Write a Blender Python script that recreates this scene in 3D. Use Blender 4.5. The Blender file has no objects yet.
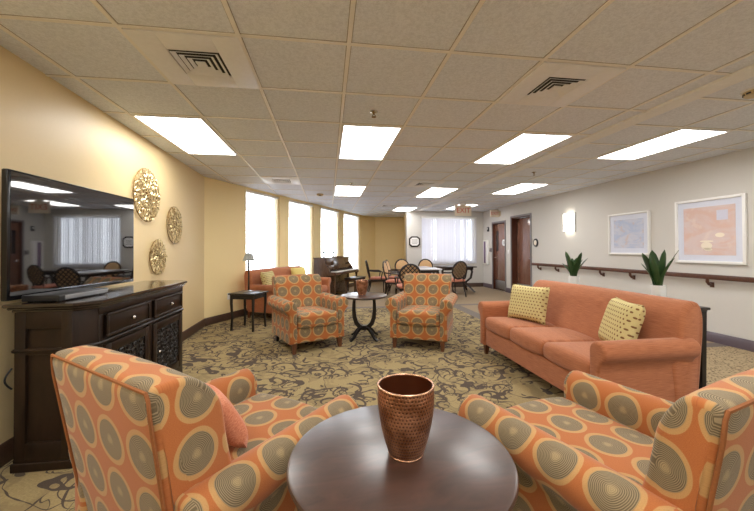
import bpy, bmesh, math, random
from mathutils import Vector, Matrix
random.seed(7)
SC = bpy.context.scene
COL = SC.collection
PI = math.pi
R = math.radians
HC = 2.463            # ceiling height

# ------------------------------------------------------------------ materials
def srgb(r, g, b):
    f = lambda c: (c/255/12.92) if c/255 <= .04045 else ((c/255+.055)/1.055)**2.4
    return (f(r), f(g), f(b), 1)

class NT:
    def __init__(s, name):
        s.m = bpy.data.materials.new(name); s.m.use_nodes = True
        s.t = s.m.node_tree; s.n = s.t.nodes; s.l = s.t.links
        s.b = s.n['Principled BSDF']; s.out = s.n['Material Output']
    def new(s, typ, **kw):
        n = s.n.new(typ)
        for k, v in kw.items(): setattr(n, k, v)
        return n
    def link(s, a, b): s.l.new(a, b)
    def put(s, sock, v):
        if hasattr(v, 'is_linked'): s.l.new(v, sock)
        else: sock.default_value = v
    def math(s, op, a, b=0.0, c=None, clamp=False):
        n = s.new('ShaderNodeMath', operation=op); n.use_clamp = clamp
        s.put(n.inputs[0], a); s.put(n.inputs[1], b)
        if c is not None: s.put(n.inputs[2], c)
        return n.outputs[0]
    def mix(s, f, a, b, blend='MIX'):
        n = s.new('ShaderNodeMix', data_type='RGBA', blend_type=blend)
        s.put(n.inputs[0], f); s.put(n.inputs[6], a); s.put(n.inputs[7], b)
        return n.outputs[2]
    def noise(s, vec, scale, detail=2.0, rough=.5, dist=0.0):
        n = s.new('ShaderNodeTexNoise')
        if vec is not None: s.link(vec, n.inputs['Vector'])
        n.inputs['Scale'].default_value = scale; n.inputs['Detail'].default_value = detail
        n.inputs['Roughness'].default_value = rough; n.inputs['Distortion'].default_value = dist
        return n
    def smooth(s, v, lo, hi):
        n = s.new('ShaderNodeMapRange', interpolation_type='SMOOTHSTEP')
        s.put(n.inputs[0], v); n.inputs[1].default_value = lo; n.inputs[2].default_value = hi
        return n.outputs[0]
    def bump(s, h, strength=.3, dist=.01):
        n = s.new('ShaderNodeBump'); s.link(h, n.inputs['Height'])
        n.inputs['Strength'].default_value = strength; n.inputs['Distance'].default_value = dist
        s.link(n.outputs[0], s.b.inputs['Normal'])
    def scalevec(s, vec, x, y, z):
        n = s.new('ShaderNodeMapping'); s.link(vec, n.inputs[0]); n.inputs['Scale'].default_value = (x, y, z)
        return n.outputs[0]
    @property
    def obj(s): return s.new('ShaderNodeTexCoord').outputs['Object']
    @property
    def uv(s): return s.new('ShaderNodeTexCoord').outputs['UV']
    def base(s, c, rough=.5, metal=0.0, spec=.5):
        s.put(s.b.inputs['Base Color'], c); s.b.inputs['Roughness'].default_value = rough
        s.b.inputs['Metallic'].default_value = metal; s.b.inputs['Specular IOR Level'].default_value = spec

def plain(name, c, rough=.5, metal=0.0, spec=.5, var=.06, scale=30, bump=0.0):
    t = NT(name)
    n = t.noise(t.obj, scale, 3)
    dark = tuple(x*(1-var) for x in c[:3])+(1,); lite = tuple(min(1, x*(1+var)) for x in c[:3])+(1,)
    t.base(t.mix(n.outputs[0], dark, lite), rough, metal, spec)
    if bump: t.bump(n.outputs[0], bump, .004)
    return t.m

def wood(name, c1, c2, rough=.35, scale=6, axis=(1, 12, 12), coat=.3):
    t = NT(name)
    v = t.scalevec(t.obj, *axis)
    n = t.noise(v, scale, 5, .6, .8)
    n2 = t.noise(t.obj, 3, 2)
    f = t.math('ADD', t.math('MULTIPLY', n.outputs[0], .8), t.math('MULTIPLY', n2.outputs[0], .3))
    t.base(t.mix(t.smooth(f, .3, .8), c1, c2), rough)
    t.b.inputs['Coat Weight'].default_value = coat; t.b.inputs['Coat Roughness'].default_value = .12
    t.bump(n.outputs[0], .05, .002)
    return t.m

def emit(name, c, strength):
    t = NT(name); t.base(c, .5)
    t.b.inputs['Emission Color'].default_value = c; t.b.inputs['Emission Strength'].default_value = strength
    return t.m

def circles(name, pitch=.174):
    """orange upholstery woven with ringed grey discs on a square lattice; UVs are metres"""
    t = NT(name); uv = t.uv
    w = t.noise(uv, 5, 1)
    sep = t.new('ShaderNodeSeparateXYZ'); t.link(uv, sep.inputs[0])
    off = t.math('MULTIPLY', t.math('SUBTRACT', w.outputs[0], .5), .012)
    fx = t.math('SUBTRACT', t.math('FRACT', t.math('DIVIDE', t.math('ADD', sep.outputs[0], off), pitch)), .5)
    fy = t.math('SUBTRACT', t.math('FRACT', t.math('DIVIDE', t.math('ADD', sep.outputs[1], off), pitch)), .5)
    d = t.math('SQRT', t.math('ADD', t.math('MULTIPLY', fx, fx), t.math('MULTIPLY', fy, fy)))
    ang = t.math('ARCTAN2', fy, fx)
    wob = t.math('MULTIPLY', t.math('SINE', t.math('MULTIPLY', ang, 3)), .006)
    d = t.math('ADD', d, wob)
    rings = t.math('SINE', t.math('MULTIPLY', d, 2*PI*34))
    rings = t.smooth(rings, -.2, .9)
    thread = t.noise(t.scalevec(uv, 260, 700, 1), 1, 1)
    orange = t.mix(thread.outputs[0], srgb(148, 80, 38), srgb(188, 116, 64))
    tan = t.mix(thread.outputs[0], srgb(162, 120, 70), srgb(198, 157, 104))
    grey = t.mix(rings, srgb(102, 88, 65), srgb(150, 132, 102))
    core = t.smooth(d, .13, .03)
    grey = t.mix(t.math('MULTIPLY', core, .5), grey, srgb(176, 154, 112))
    ringm = t.smooth(d, .466, .446)
    greym = t.smooth(d, .376, .358)
    c = t.mix(ringm, orange, tan); c = t.mix(greym, c, grey)
    t.base(c, .85, 0, .25)
    t.b.inputs['Sheen Weight'].default_value = .15
    h = t.math('ADD', thread.outputs[0], t.math('MULTIPLY', t.math('MULTIPLY', rings, greym), .8))
    t.bump(h, .25, .0015)
    return t.m

def woven(name, c1, c2, sx=30, sy=300, rough=.85):
    t = NT(name); uv = t.uv
    n = t.noise(t.scalevec(uv, sx, sy, 1), 1, 3, .6)
    n2 = t.noise(t.scalevec(uv, 500, 500, 1), 1, 1)
    f = t.math('ADD', t.math('MULTIPLY', n.outputs[0], .75), t.math('MULTIPLY', n2.outputs[0], .25))
    t.base(t.mix(t.smooth(f, .3, .7), c1, c2), rough, 0, .25)
    t.b.inputs['Sheen Weight'].default_value = .15
    t.bump(n2.outputs[0], .2, .0012)
    return t.m

def dotted(name, ground1, ground2, dot, pitch=.034):
    t = NT(name); uv = t.uv
    sep = t.new('ShaderNodeSeparateXYZ'); t.link(uv, sep.inputs[0])
    row = t.math('FLOOR', t.math('DIVIDE', sep.outputs[1], pitch))
    sh = t.math('MULTIPLY', t.math('MODULO', row, 2.0), .5)
    fx = t.math('SUBTRACT', t.math('FRACT', t.math('ADD', t.math('DIVIDE', sep.outputs[0], pitch), sh)), .5)
    fy = t.math('SUBTRACT', t.math('FRACT', t.math('DIVIDE', sep.outputs[1], pitch)), .5)
    d = t.math('SQRT', t.math('ADD', t.math('MULTIPLY', fx, fx), t.math('MULTIPLY', fy, fy)))
    n = t.noise(t.scalevec(uv, 300, 300, 1), 1, 1)
    ring = t.math('MULTIPLY', t.smooth(d, .24, .20), t.smooth(d, .0, .03))
    c = t.mix(n.outputs[0], ground1, ground2)
    c = t.mix(ring, c, dot)
    t.base(c, .85, 0, .2); t.bump(n.outputs[0], .2, .001)
    return t.m

def carpet(name):
    t = NT(name); P = t.obj
    sep = t.new('ShaderNodeSeparateXYZ'); t.link(P, sep.inputs[0])
    X, Y = sep.outputs[0], sep.outputs[1]
    # scroll work: spiral arm inside each cell, plus meandering stems
    wn = t.noise(P, 2.3, 1, .5)
    wv = t.new('ShaderNodeVectorMath', operation='MULTIPLY_ADD')
    sv = t.new('ShaderNodeVectorMath', operation='SUBTRACT'); t.link(wn.outputs['Color'], sv.inputs[0]); sv.inputs[1].default_value = (.5, .5, .5)
    t.link(sv.outputs[0], wv.inputs[0]); wv.inputs[1].default_value = (.30, .30, 0); t.link(P, wv.inputs[2])
    W = wv.outputs[0]
    flat = t.scalevec(W, 1, 1, 0)
    def spiral(vec, scale, k, rmax, w):
        vo = t.new('ShaderNodeTexVoronoi', voronoi_dimensions='2D'); t.link(vec, vo.inputs['Vector']); vo.inputs['Scale'].default_value = scale
        vo.inputs['Randomness'].default_value = .85
        df = t.new('ShaderNodeVectorMath', operation='SUBTRACT'); t.link(vec, df.inputs[0]); t.link(vo.outputs['Position'], df.inputs[1])
        s2 = t.new('ShaderNodeSeparateXYZ'); t.link(df.outputs[0], s2.inputs[0])
        r = t.math('SQRT', t.math('ADD', t.math('MULTIPLY', s2.outputs[0], s2.outputs[0]), t.math('MULTIPLY', s2.outputs[1], s2.outputs[1])))
        a = t.math('DIVIDE', t.math('ARCTAN2', s2.outputs[1], s2.outputs[0]), 2*PI)
        cs = t.new('ShaderNodeSeparateColor'); t.link(vo.outputs['Color'], cs.inputs[0])
        sign = t.math('SUBTRACT', t.math('MULTIPLY', t.math('GREATER_THAN', cs.outputs[0], .5), 2), 1)
        ph = t.math('FRACT', t.math('ADD', t.math('ADD', t.math('MULTIPLY', a, sign), t.math('MULTIPLY', r, k)), cs.outputs[1]))
        dd = t.math('ABSOLUTE', t.math('SUBTRACT', ph, .5))
        wid = t.math('ADD', w*.45, t.math('MULTIPLY', t.math('SINE', t.math('MULTIPLY', a, 2*PI)), w*.35))
        m = t.math('LESS_THAN', dd, wid)
        return t.math('MULTIPLY', m, t.math('LESS_THAN', r, rmax))
    sp = spiral(flat, 2.7, 8.5, .17, .20)
    sp2 = spiral(flat, 4.9, 13.0, .085, .26)
    n1 = t.noise(P, 2.5, 1.0, .5, 1.2); n2 = t.noise(P, 9, 1)
    wd = t.math('MULTIPLY', t.math('POWER', n2.outputs[0], 2.2), .058)
    st = t.math('LESS_THAN', t.math('ABSOLUTE', t.math('SUBTRACT', n1.outputs[0], .47)), wd)
    st2 = t.math('LESS_THAN', t.math('ABSOLUTE', t.math('SUBTRACT', n1.outputs[0], .60)), t.math('MULTIPLY', wd, .8))
    n3 = t.noise(flat, 7.0, 2, .55, .6)
    leaf = t.math('GREATER_THAN', n3.outputs[0], .645)
    n6 = t.noise(P, 1.3, 1)
    holes = t.math('GREATER_THAN', n6.outputs[0], .43)
    dark = t.math('MAXIMUM', t.math('MULTIPLY', t.math('MAXIMUM', t.math('MAXIMUM', sp, sp2), st2), holes), t.math('MAXIMUM', leaf, st))
    n4 = t.noise(P, 90, 2)
    fleck = t.noise(P, 260, 1)
    ground = t.mix(n4.outputs[0], srgb(130, 114, 80), srgb(174, 155, 114))
    n5 = t.noise(flat, 5.4, 2, .5, .5)
    ground = t.mix(t.math('MULTIPLY', t.smooth(n5.outputs[0], .52, .58), .45), ground, srgb(122, 107, 78))
    dk = t.mix(fleck.outputs[0], srgb(52, 45, 42), srgb(92, 80, 74))
    edge = t.math('LESS_THAN', t.math('ABSOLUTE', t.math('SUBTRACT', n5.outputs[0], .55)), t.math('MULTIPLY', n2.outputs[0], .014))
    dark = t.math('MAXIMUM', dark, t.math('MULTIPLY', edge, holes))
    main = t.mix(t.math('MULTIPLY', dark, .94), ground, dk)
    # corridor and dining carpet: fine speckle
    vo = t.new('ShaderNodeTexVoronoi'); t.link(P, vo.inputs['Vector']); vo.inputs['Scale'].default_value = 42
    speck = t.mix(t.smooth(vo.outputs['Distance'], .25, .5), srgb(100, 86, 68), srgb(172, 152, 120))
    plainc = t.mix(n4.outputs[0], srgb(126, 110, 90), srgb(158, 139, 115))
    band = t.mix(n4.outputs[0], srgb(102, 94, 90), srgb(124, 114, 108))
    def within(v, lo, hi): return t.math('MULTIPLY', t.math('GREATER_THAN', v, lo), t.math('LESS_THAN', v, hi))
    corr = t.math('GREATER_THAN', X, 2.88)
    far = t.math('GREATER_THAN', Y, 7.42)
    c = t.mix(corr, main, speck)
    midc = t.math('MULTIPLY', corr, t.math('GREATER_THAN', Y, 3.86))
    c = t.mix(midc, c, plainc)
    c = t.mix(t.math('MULTIPLY', t.math('GREATER_THAN', X, 2.66), t.math('LESS_THAN', X, 2.88)), c, band)
    c = t.mix(t.math('MULTIPLY', corr, within(Y, 3.70, 3.86)), c, band)
    c = t.mix(far, c, plainc)
    c = t.mix(within(Y, 7.24, 7.42), c, band)
    t.base(c, .95, 0, .15)
    t.bump(t.math('ADD', fleck.outputs[0], t.math('MULTIPLY', dark, .5)), .5, .004)
    return t.m

def ceiling_tile(name):
    t = NT(name); P = t.obj
    n = t.noise(P, 55, 3, .65); n2 = t.noise(P, 200, 2)
    f = t.math('ADD', t.math('MULTIPLY', n.outputs[0], .6), t.math('MULTIPLY', n2.outputs[0], .4))
    t.base(t.mix(t.smooth(f, .35, .62), srgb(214, 219, 226), srgb(232, 237, 244)), .95, 0, .1)
    t.bump(f, .35, .004)
    return t.m

def blind_mat(name, tr=.5, c=(238, 239, 245)):
    t = NT(name)
    d = t.new('ShaderNodeBsdfDiffuse'); d.inputs[0].default_value = srgb(*c)
    tl = t.new('ShaderNodeBsdfTranslucent'); tl.inputs[0].default_value = srgb(236, 240, 252)
    mx = t.new('ShaderNodeMixShader'); mx.inputs[0].default_value = tr
    t.link(d.outputs[0], mx.inputs[1]); t.link(tl.outputs[0], mx.inputs[2]); t.link(mx.outputs[0], t.out.inputs[0])
    return t.m

def glass_mat(name):
    t = NT(name)
    tr = t.new('ShaderNodeBsdfTransparent'); gl = t.new('ShaderNodeBsdfGlossy'); gl.inputs['Roughness'].default_value = .02
    mx = t.new('ShaderNodeMixShader'); mx.inputs[0].default_value = .06
    t.link(tr.outputs[0], mx.inputs[1]); t.link(gl.outputs[0], mx.inputs[2]); t.link(mx.outputs[0], t.out.inputs[0])
    return t.m

def copper(name):
    t = NT(name); P = t.obj; p = .0115
    sep = t.new('ShaderNodeSeparateXYZ'); t.link(t.uv, sep.inputs[0])
    row = t.math('FLOOR', t.math('DIVIDE', sep.outputs[1], p)); sh = t.math('MULTIPLY', t.math('MODULO', row, 2.0), .5)
    n = t.noise(P, 60, 1); jt = t.math('MULTIPLY', t.math('SUBTRACT', n.outputs[0], .5), .5)
    fx = t.math('SUBTRACT', t.math('FRACT', t.math('ADD', t.math('ADD', t.math('DIVIDE', sep.outputs[0], p), sh), jt)), .5)
    fy = t.math('SUBTRACT', t.math('FRACT', t.math('ADD', t.math('DIVIDE', sep.outputs[1], p), jt)), .5)
    d = t.math('SQRT', t.math('ADD', t.math('MULTIPLY', fx, fx), t.math('MULTIPLY', fy, fy)))
    pit = t.smooth(d, .42, .12)
    patina = t.noise(P, 14, 4, .6)
    c = t.mix(t.smooth(patina.outputs[0], .38, .66), srgb(140, 92, 64), srgb(196, 142, 108))
    c = t.mix(t.math('MULTIPLY', pit, .8), c, srgb(70, 42, 30))
    t.base(c, .33, .85)
    t.bump(t.math('SUBTRACT', 1.0, pit), .6, .003)
    return t.m

def artprint(name, a, b, c2, scale):
    t = NT(name); P = t.obj
    n = t.noise(t.scalevec(P, 1, 1, 2.2), scale, 4, .6, .6); n2 = t.noise(P, scale*3, 3)
    c = t.mix(t.smooth(n.outputs[0], .35, .62), a, b)
    c = t.mix(t.math('MULTIPLY', t.smooth(n2.outputs[0], .55, .68), .5), c, c2)
    t.base(c, .35)
    t.b.inputs['Coat Weight'].default_value = .25; t.b.inputs['Coat Roughness'].default_value = .06
    return t.m

M = {}
M['carpet'] = carpet('carpet_scroll')
M['tile'] = ceiling_tile('acoustic_tile')
M['grid'] = plain('grid_paint', srgb(236, 233, 226), .5)
M['gridshadow'] = plain('grid_shadow_paint', srgb(160, 151, 138), .7)  # painted shadow line along both edges of the grid bars
M['strip'] = plain('strip_paint', srgb(232, 232, 228), .6)
M['yellow'] = plain('wall_yellow', srgb(226, 203, 154), .42, 0, .4, .02, 60, .06)
M['gold'] = plain('wall_gold', srgb(242, 220, 166), .6, 0, .3, .03, 60, .06)
M['cream'] = plain('wall_cream', srgb(208, 205, 199), .6, 0, .3, .02, 60, .06)
M['brownbase'] = wood('baseboard_wood', srgb(58, 40, 30), srgb(82, 58, 44), .4)
M['greybase'] = plain('baseboard_vinyl', srgb(92, 80, 88), .35, 0, .5, .08)
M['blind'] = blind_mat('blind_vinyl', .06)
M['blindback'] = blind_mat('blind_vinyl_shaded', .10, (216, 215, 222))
M['white'] = plain('white_paint', srgb(236, 235, 230), .4, 0, .5, .02)
M['glass'] = glass_mat('window_glass')
M['fabric'] = circles('circle_upholstery')
M['welt'] = plain('welt_cord', srgb(140, 88, 52), .8, 0, .2, .2, 200)
M['coral'] = woven('coral_upholstery', srgb(144, 84, 54), srgb(188, 122, 84), 9, 330)
M['coralpillow'] = woven('coral_cushion', srgb(180, 102, 72), srgb(214, 142, 108), 200, 200)
M['dots'] = dotted('dotted_cushion', srgb(188, 173, 114), srgb(216, 202, 150), srgb(118, 82, 50))
M['lime'] = woven('yellow_cushion', srgb(206, 184, 92), srgb(232, 214, 140), 200, 200)
M['legwood'] = wood('leg_wood', srgb(74, 40, 22), srgb(112, 66, 38), .4, 8, (12, 12, 1))
M['blackwood'] = wood('dark_wood', srgb(26, 16, 9), srgb(44, 29, 18), .42, 5, (3, 3, 1), .05); M['blackwood'].node_tree.nodes['Principled BSDF'].inputs['Specular IOR Level'].default_value = .3
M['cabtop'] = wood('dark_wood_polish', srgb(30, 22, 17), srgb(50, 37, 28), .16, 5, (1, 3, 1), .6)
M['mahogany'] = wood('mahogany_top', srgb(42, 27, 21), srgb(70, 44, 34), .40, 3, (2, 7, 1), .7); M['mahogany'].node_tree.nodes['Principled BSDF'].inputs['Coat Roughness'].default_value = .24
M['blackleg'] = plain('black_lacquer', srgb(24, 20, 19), .3)
M['lattice'] = plain('lattice_black', srgb(30, 25, 22), .35)
M['latticeback'] = plain('lattice_backing', srgb(14, 12, 11), .6)
M['screen'] = plain('tv_screen', srgb(6, 7, 8), .03, 0, .5, 0); M['screen'].node_tree.nodes['Principled BSDF'].inputs['IOR'].default_value = 2.5
M['bezel'] = plain('tv_bezel', srgb(14, 14, 16), .2)
M['plastic'] = plain('black_plastic', srgb(26, 26, 28), .35)
M['silver'] = plain('silver_plastic', srgb(150, 152, 155), .3, .6)
M['chrome'] = plain('chrome', srgb(215, 212, 205), .15, 1.0, .5, .02)
M['copper'] = copper('hammered_copper')
M['copperrim'] = plain('copper_rim', srgb(206, 160, 130), .25, .9)
M['copperin'] = plain('copper_inside', srgb(120, 66, 40), .4, .8, .5, .2, 14)
M['goldmetal'] = plain('gold_leaf_metal', srgb(226, 206, 156), .34, .9, .5, .25, 20)
M['golddark'] = plain('bronze_metal', srgb(140, 112, 66), .4, .9, .5, .25, 20)
M['leaf'] = plain('plant_leaf', srgb(44, 74, 34), .4, 0, .5, .45, 16)
M['ceramic'] = plain('white_ceramic', srgb(228, 230, 228), .25, 0, .5, .02)
M['soil'] = plain('soil', srgb(52, 40, 30), .9, 0, .2, .3, 60)
M['lens'] = emit('troffer_lens', (1, .985, .965, 1), 11.0)
M['sconceglass'] = emit('sconce_glass', (1, .95, .86, 1), 4.0)
M['lampshade'] = plain('lamp_shade', srgb(158, 162, 158), .7)
M['doorwood'] = wood('door_wood', srgb(112, 74, 58), srgb(142, 100, 82), .22, 4, (8, 8, 1), 1.0)
M['jamb'] = plain('door_jamb', srgb(84, 44, 28), .4)
M['frame_grey'] = plain('door_frame_grey', srgb(128, 122, 124), .45)
M['steel'] = plain('brushed_steel', srgb(180, 180, 182), .3, .9, .5, .05, 50)
M['darkglass'] = plain('dark_glass', srgb(40, 32, 30), .08)
M['railwood'] = wood('handrail_wood', srgb(66, 38, 26), srgb(100, 62, 44), .35)
M['white2'] = plain('frame_white', srgb(240, 240, 238), .25, 0, .5, .02)
M['mat'] = plain('mat_board', srgb(214, 218, 232), .6, 0, .3, .02)
M['print_blue'] = artprint('print_blue', srgb(176, 188, 214), srgb(200, 202, 216), srgb(206, 178, 166), 4)
M['print_salmon'] = artprint('print_salmon', srgb(212, 178, 164), srgb(214, 194, 190), srgb(226, 208, 196), 3)
M['pale'] = plain('print_pale', srgb(238, 226, 206), .4)
M['paleblue'] = plain('print_paleblue', srgb(206, 206, 222), .4)
M['red'] = plain('sign_red', srgb(214, 92, 70), .5)
M['signwhite'] = plain('sign_face', srgb(238, 226, 206), .5)
M['pianowood'] = wood('piano_walnut', srgb(60, 42, 30), srgb(98, 72, 52), .26, 5, (10, 10, 1), .5)
M['ivory'] = plain('ivory_keys', srgb(246, 244, 238), .3)
M['tan'] = woven('tan_upholstery', srgb(188, 150, 104), srgb(214, 178, 134), 200, 200)
M['rose'] = woven('rose_seat', srgb(176, 106, 84), srgb(204, 136, 112), 200, 200)
M['chairwood'] = plain('dining_wood', srgb(34, 22, 18), .35)
M['beige'] = plain('beige_plastic', srgb(196, 176, 132), .5)
M['tabletop_light'] = plain('dining_table_top', srgb(196, 196, 200), .2, 0, .6)
M['ductshade'] = plain('duct_shade_dark', srgb(40, 38, 36), .7)  # painted shade seen between the louvres
M['diffuser'] = plain('diffuser_paint', srgb(234, 235, 236), .5)
M['purple'] = plain('purple_strip', srgb(110, 84, 120), .5)

# ------------------------------------------------------------------ mesh helpers
def link(o): COL.objects.link(o)

def obj(name, bm, mat, parent=None, angle=35, loc=None, uvbox=False):
    if uvbox: boxuv(bm)
    bmesh.ops.recalc_face_normals(bm, faces=bm.faces[:])
    me = bpy.data.meshes.new(name); bm.to_mesh(me); bm.free()
    for m in (mat if isinstance(mat, (list, tuple)) else [mat]): me.materials.append(m)
    for p in me.polygons: p.use_smooth = True
    me.set_sharp_from_angle(angle=R(angle))
    o = bpy.data.objects.new(name, me); link(o)
    if parent: o.parent = parent
    if loc: o.location = loc
    return o

def boxuv(bm, off=(0, 0)):
    uv = bm.loops.layers.uv.verify()
    bm.normal_update()
    for f in bm.faces:
        n = f.normal; a = max(range(3), key=lambda i: abs(n[i]))
        for l in f.loops:
            c = l.vert.co
            l[uv].uv = ((c.y, c.z), (c.x, c.z), (c.x, c.y))[a]

def thing(name, label, cat, loc=(0, 0, 0), rz=0.0, group=None, scale=1.0):
    o = bpy.data.objects.new(name, None); link(o)
    o.empty_display_size = .1
    o.location = loc; o.rotation_euler = (0, 0, rz); o.scale = (scale,)*3
    tag(o, label, cat, group); return o

def tag(o, label, cat, group=None):
    o['label'] = label; o['category'] = cat
    if group: o['group'] = group
    return o

def struct(o): o['kind'] = 'structure'; return o

def dup(root, loc, rz, label, group=None, scale=None, name=None):
    r = root.copy(); link(r); r.location = loc; r.rotation_euler = (0, 0, rz)
    if scale: r.scale = (scale,)*3
    r['label'] = label
    if group: r['group'] = group
    for ch in list(root.children):
        c = ch.copy(); link(c); c.parent = r
        for g in list(ch.children):
            d = g.copy(); link(d); d.parent = c
    return r

def BM(): return bmesh.new()

def box(bm, c, s, bev=0.0, rot=None, seg=2):
    r = bmesh.ops.create_cube(bm, size=1.0); vs = r['verts']
    for v in vs: v.co = Vector((v.co.x*s[0], v.co.y*s[1], v.co.z*s[2]))
    if bev:
        es = list({e for v in vs for e in v.link_edges})
        q = bmesh.ops.bevel(bm, geom=es, offset=bev, segments=seg, profile=.5, affect='EDGES')
        vs = list({v for v in q['verts']} | {v for v in vs if v.is_valid})
    if rot is not None:
        for v in vs: v.co = rot @ v.co
    for v in vs: v.co += Vector(c)
    return vs

def RZ(a): return Matrix.Rotation(a, 3, 'Z')
def RX(a): return Matrix.Rotation(a, 3, 'X')
def RY(a): return Matrix.Rotation(a, 3, 'Y')

def cyl(bm, p0, p1, r0, r1=None, seg=16, cap=True):
    r1 = r0 if r1 is None else r1
    p0, p1 = Vector(p0), Vector(p1); d = (p1-p0).normalized()
    u = d.orthogonal().normalized(); w = d.cross(u)
    a = [bm.verts.new(p0+(u*math.cos(2*PI*i/seg)+w*math.sin(2*PI*i/seg))*r0) for i in range(seg)]
    b = [bm.verts.new(p1+(u*math.cos(2*PI*i/seg)+w*math.sin(2*PI*i/seg))*r1) for i in range(seg)]
    for i in range(seg): bm.faces.new((a[i], a[(i+1) % seg], b[(i+1) % seg], b[i]))
    if cap: bm.faces.new(a[::-1]); bm.faces.new(b)

def lathe(bm, prof, seg=32, c=(0, 0, 0), uv=False):
    rings = []
    for r, z in prof:
        if r < 1e-5: rings.append([bm.verts.new((c[0], c[1], c[2]+z))])
        else: rings.append([bm.verts.new((c[0]+r*math.cos(2*PI*i/seg), c[1]+r*math.sin(2*PI*i/seg), c[2]+z)) for i in range(seg)])
    ul = bm.loops.layers.uv.verify() if uv else None
    L = 0; rm = max(p[0] for p in prof)
    for k in range(len(rings)-1):
        a, b = rings[k], rings[k+1]
        d = math.hypot(prof[k+1][0]-prof[k][0], prof[k+1][1]-prof[k][1])
        for i in range(seg):
            j = (i+1) % seg
            if len(a) == 1 and len(b) == 1: continue
            if len(a) == 1: vs = (a[0], b[j], b[i]); us = ((i+.5, L), (i+1, L+d), (i, L+d))
            elif len(b) == 1: vs = (a[i], a[j], b[0]); us = ((i, L), (i+1, L), (i+.5, L+d))
            else: vs = (a[i], a[j], b[j], b[i]); us = ((i, L), (i+1, L), (i+1, L+d), (i, L+d))
            f = bm.faces.new(vs)
            if uv:
                for l, (x, y) in zip(f.loops, us): l[ul].uv = (x/seg*2*PI*rm, y)
        L += d

def tube(bm, pts, rad, seg=8, flat=1.0, closed=False):
    pts = [Vector(p) for p in pts]; n = len(pts)
    rr = rad if isinstance(rad, (list, tuple)) else [rad]*n
    up = None; rings = []
    for i in range(n):
        if closed: t = pts[(i+1) % n]-pts[i-1]
        else: t = pts[min(i+1, n-1)]-pts[max(i-1, 0)]
        t.normalize()
        if up is None: up = t.orthogonal().normalized()
        up = (up-t*up.dot(t)); up = up.normalized() if up.length > 1e-6 else t.orthogonal().normalized()
        w = t.cross(up)
        rings.append([bm.verts.new(pts[i]+(up*math.cos(2*PI*k/seg)+w*math.sin(2*PI*k/seg)*flat)*rr[i]) for k in range(seg)])
    for i in range(n if closed else n-1):
        a, b = rings[i], rings[(i+1) % n]
        for k in range(seg): bm.faces.new((a[k], a[(k+1) % seg], b[(k+1) % seg], b[k]))
    if not closed: bm.faces.new(rings[0][::-1]); bm.faces.new(rings[-1])

def ribbon(bm, pts, w, t, side):
    """rectangular bar along pts; w = width along the vector side, t = thickness"""
    pts = [Vector(p) for p in pts]; side = Vector(side).normalized(); n = len(pts); rings = []
    ww = w if isinstance(w, (list, tuple)) else [w]*n
    tt = t if isinstance(t, (list, tuple)) else [t]*n
    for i in range(n):
        tg = (pts[min(i+1, n-1)]-pts[max(i-1, 0)]).normalized(); nn = tg.cross(side).normalized()
        p = pts[i]
        rings.append([bm.verts.new(p+side*a*ww[i]/2+nn*b*tt[i]/2) for a, b in ((-1, -1), (1, -1), (1, 1), (-1, 1))])
    for i in range(n-1):
        a, b = rings[i], rings[i+1]
        for k in range(4): bm.faces.new((a[k], a[(k+1) % 4], b[(k+1) % 4], b[k]))
    bm.faces.new(rings[0][::-1]); bm.faces.new(rings[-1])

def arc(cx, cy, r, a0, a1, n):
    return [(cx+r*math.cos(R(a0+(a1-a0)*i/n)), cy+r*math.sin(R(a0+(a1-a0)*i/n))) for i in range(n+1)]

def rounded(pts, rad, n=5):
    """closed polygon with rounded corners"""
    out = []; m = len(pts)
    for i in range(m):
        p = Vector(pts[i]); a = Vector(pts[i-1]); b = Vector(pts[(i+1) % m])
        r = rad[i] if isinstance(rad, (list, tuple)) else rad
        d1 = (a-p); d2 = (b-p); l = min(r, d1.length*.49, d2.length*.49)
        if l < 1e-4: out.append(tuple(p)); continue
        s = p+d1.normalized()*l; e = p+d2.normalized()*l
        for k in range(n+1):
            t = k/n
            out.append(tuple(s*(1-t)**2+p*2*t*(1-t)+e*t*t))
    return out

def densify(prof, step=.04):
    out = []; n = len(prof)
    for i in range(n):
        a = Vector(prof[i]); b = Vector(prof[(i+1) % n]); k = max(1, int((b-a).length/step))
        for j in range(k): out.append(tuple(a+(b-a)*j/k))
    return out

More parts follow.
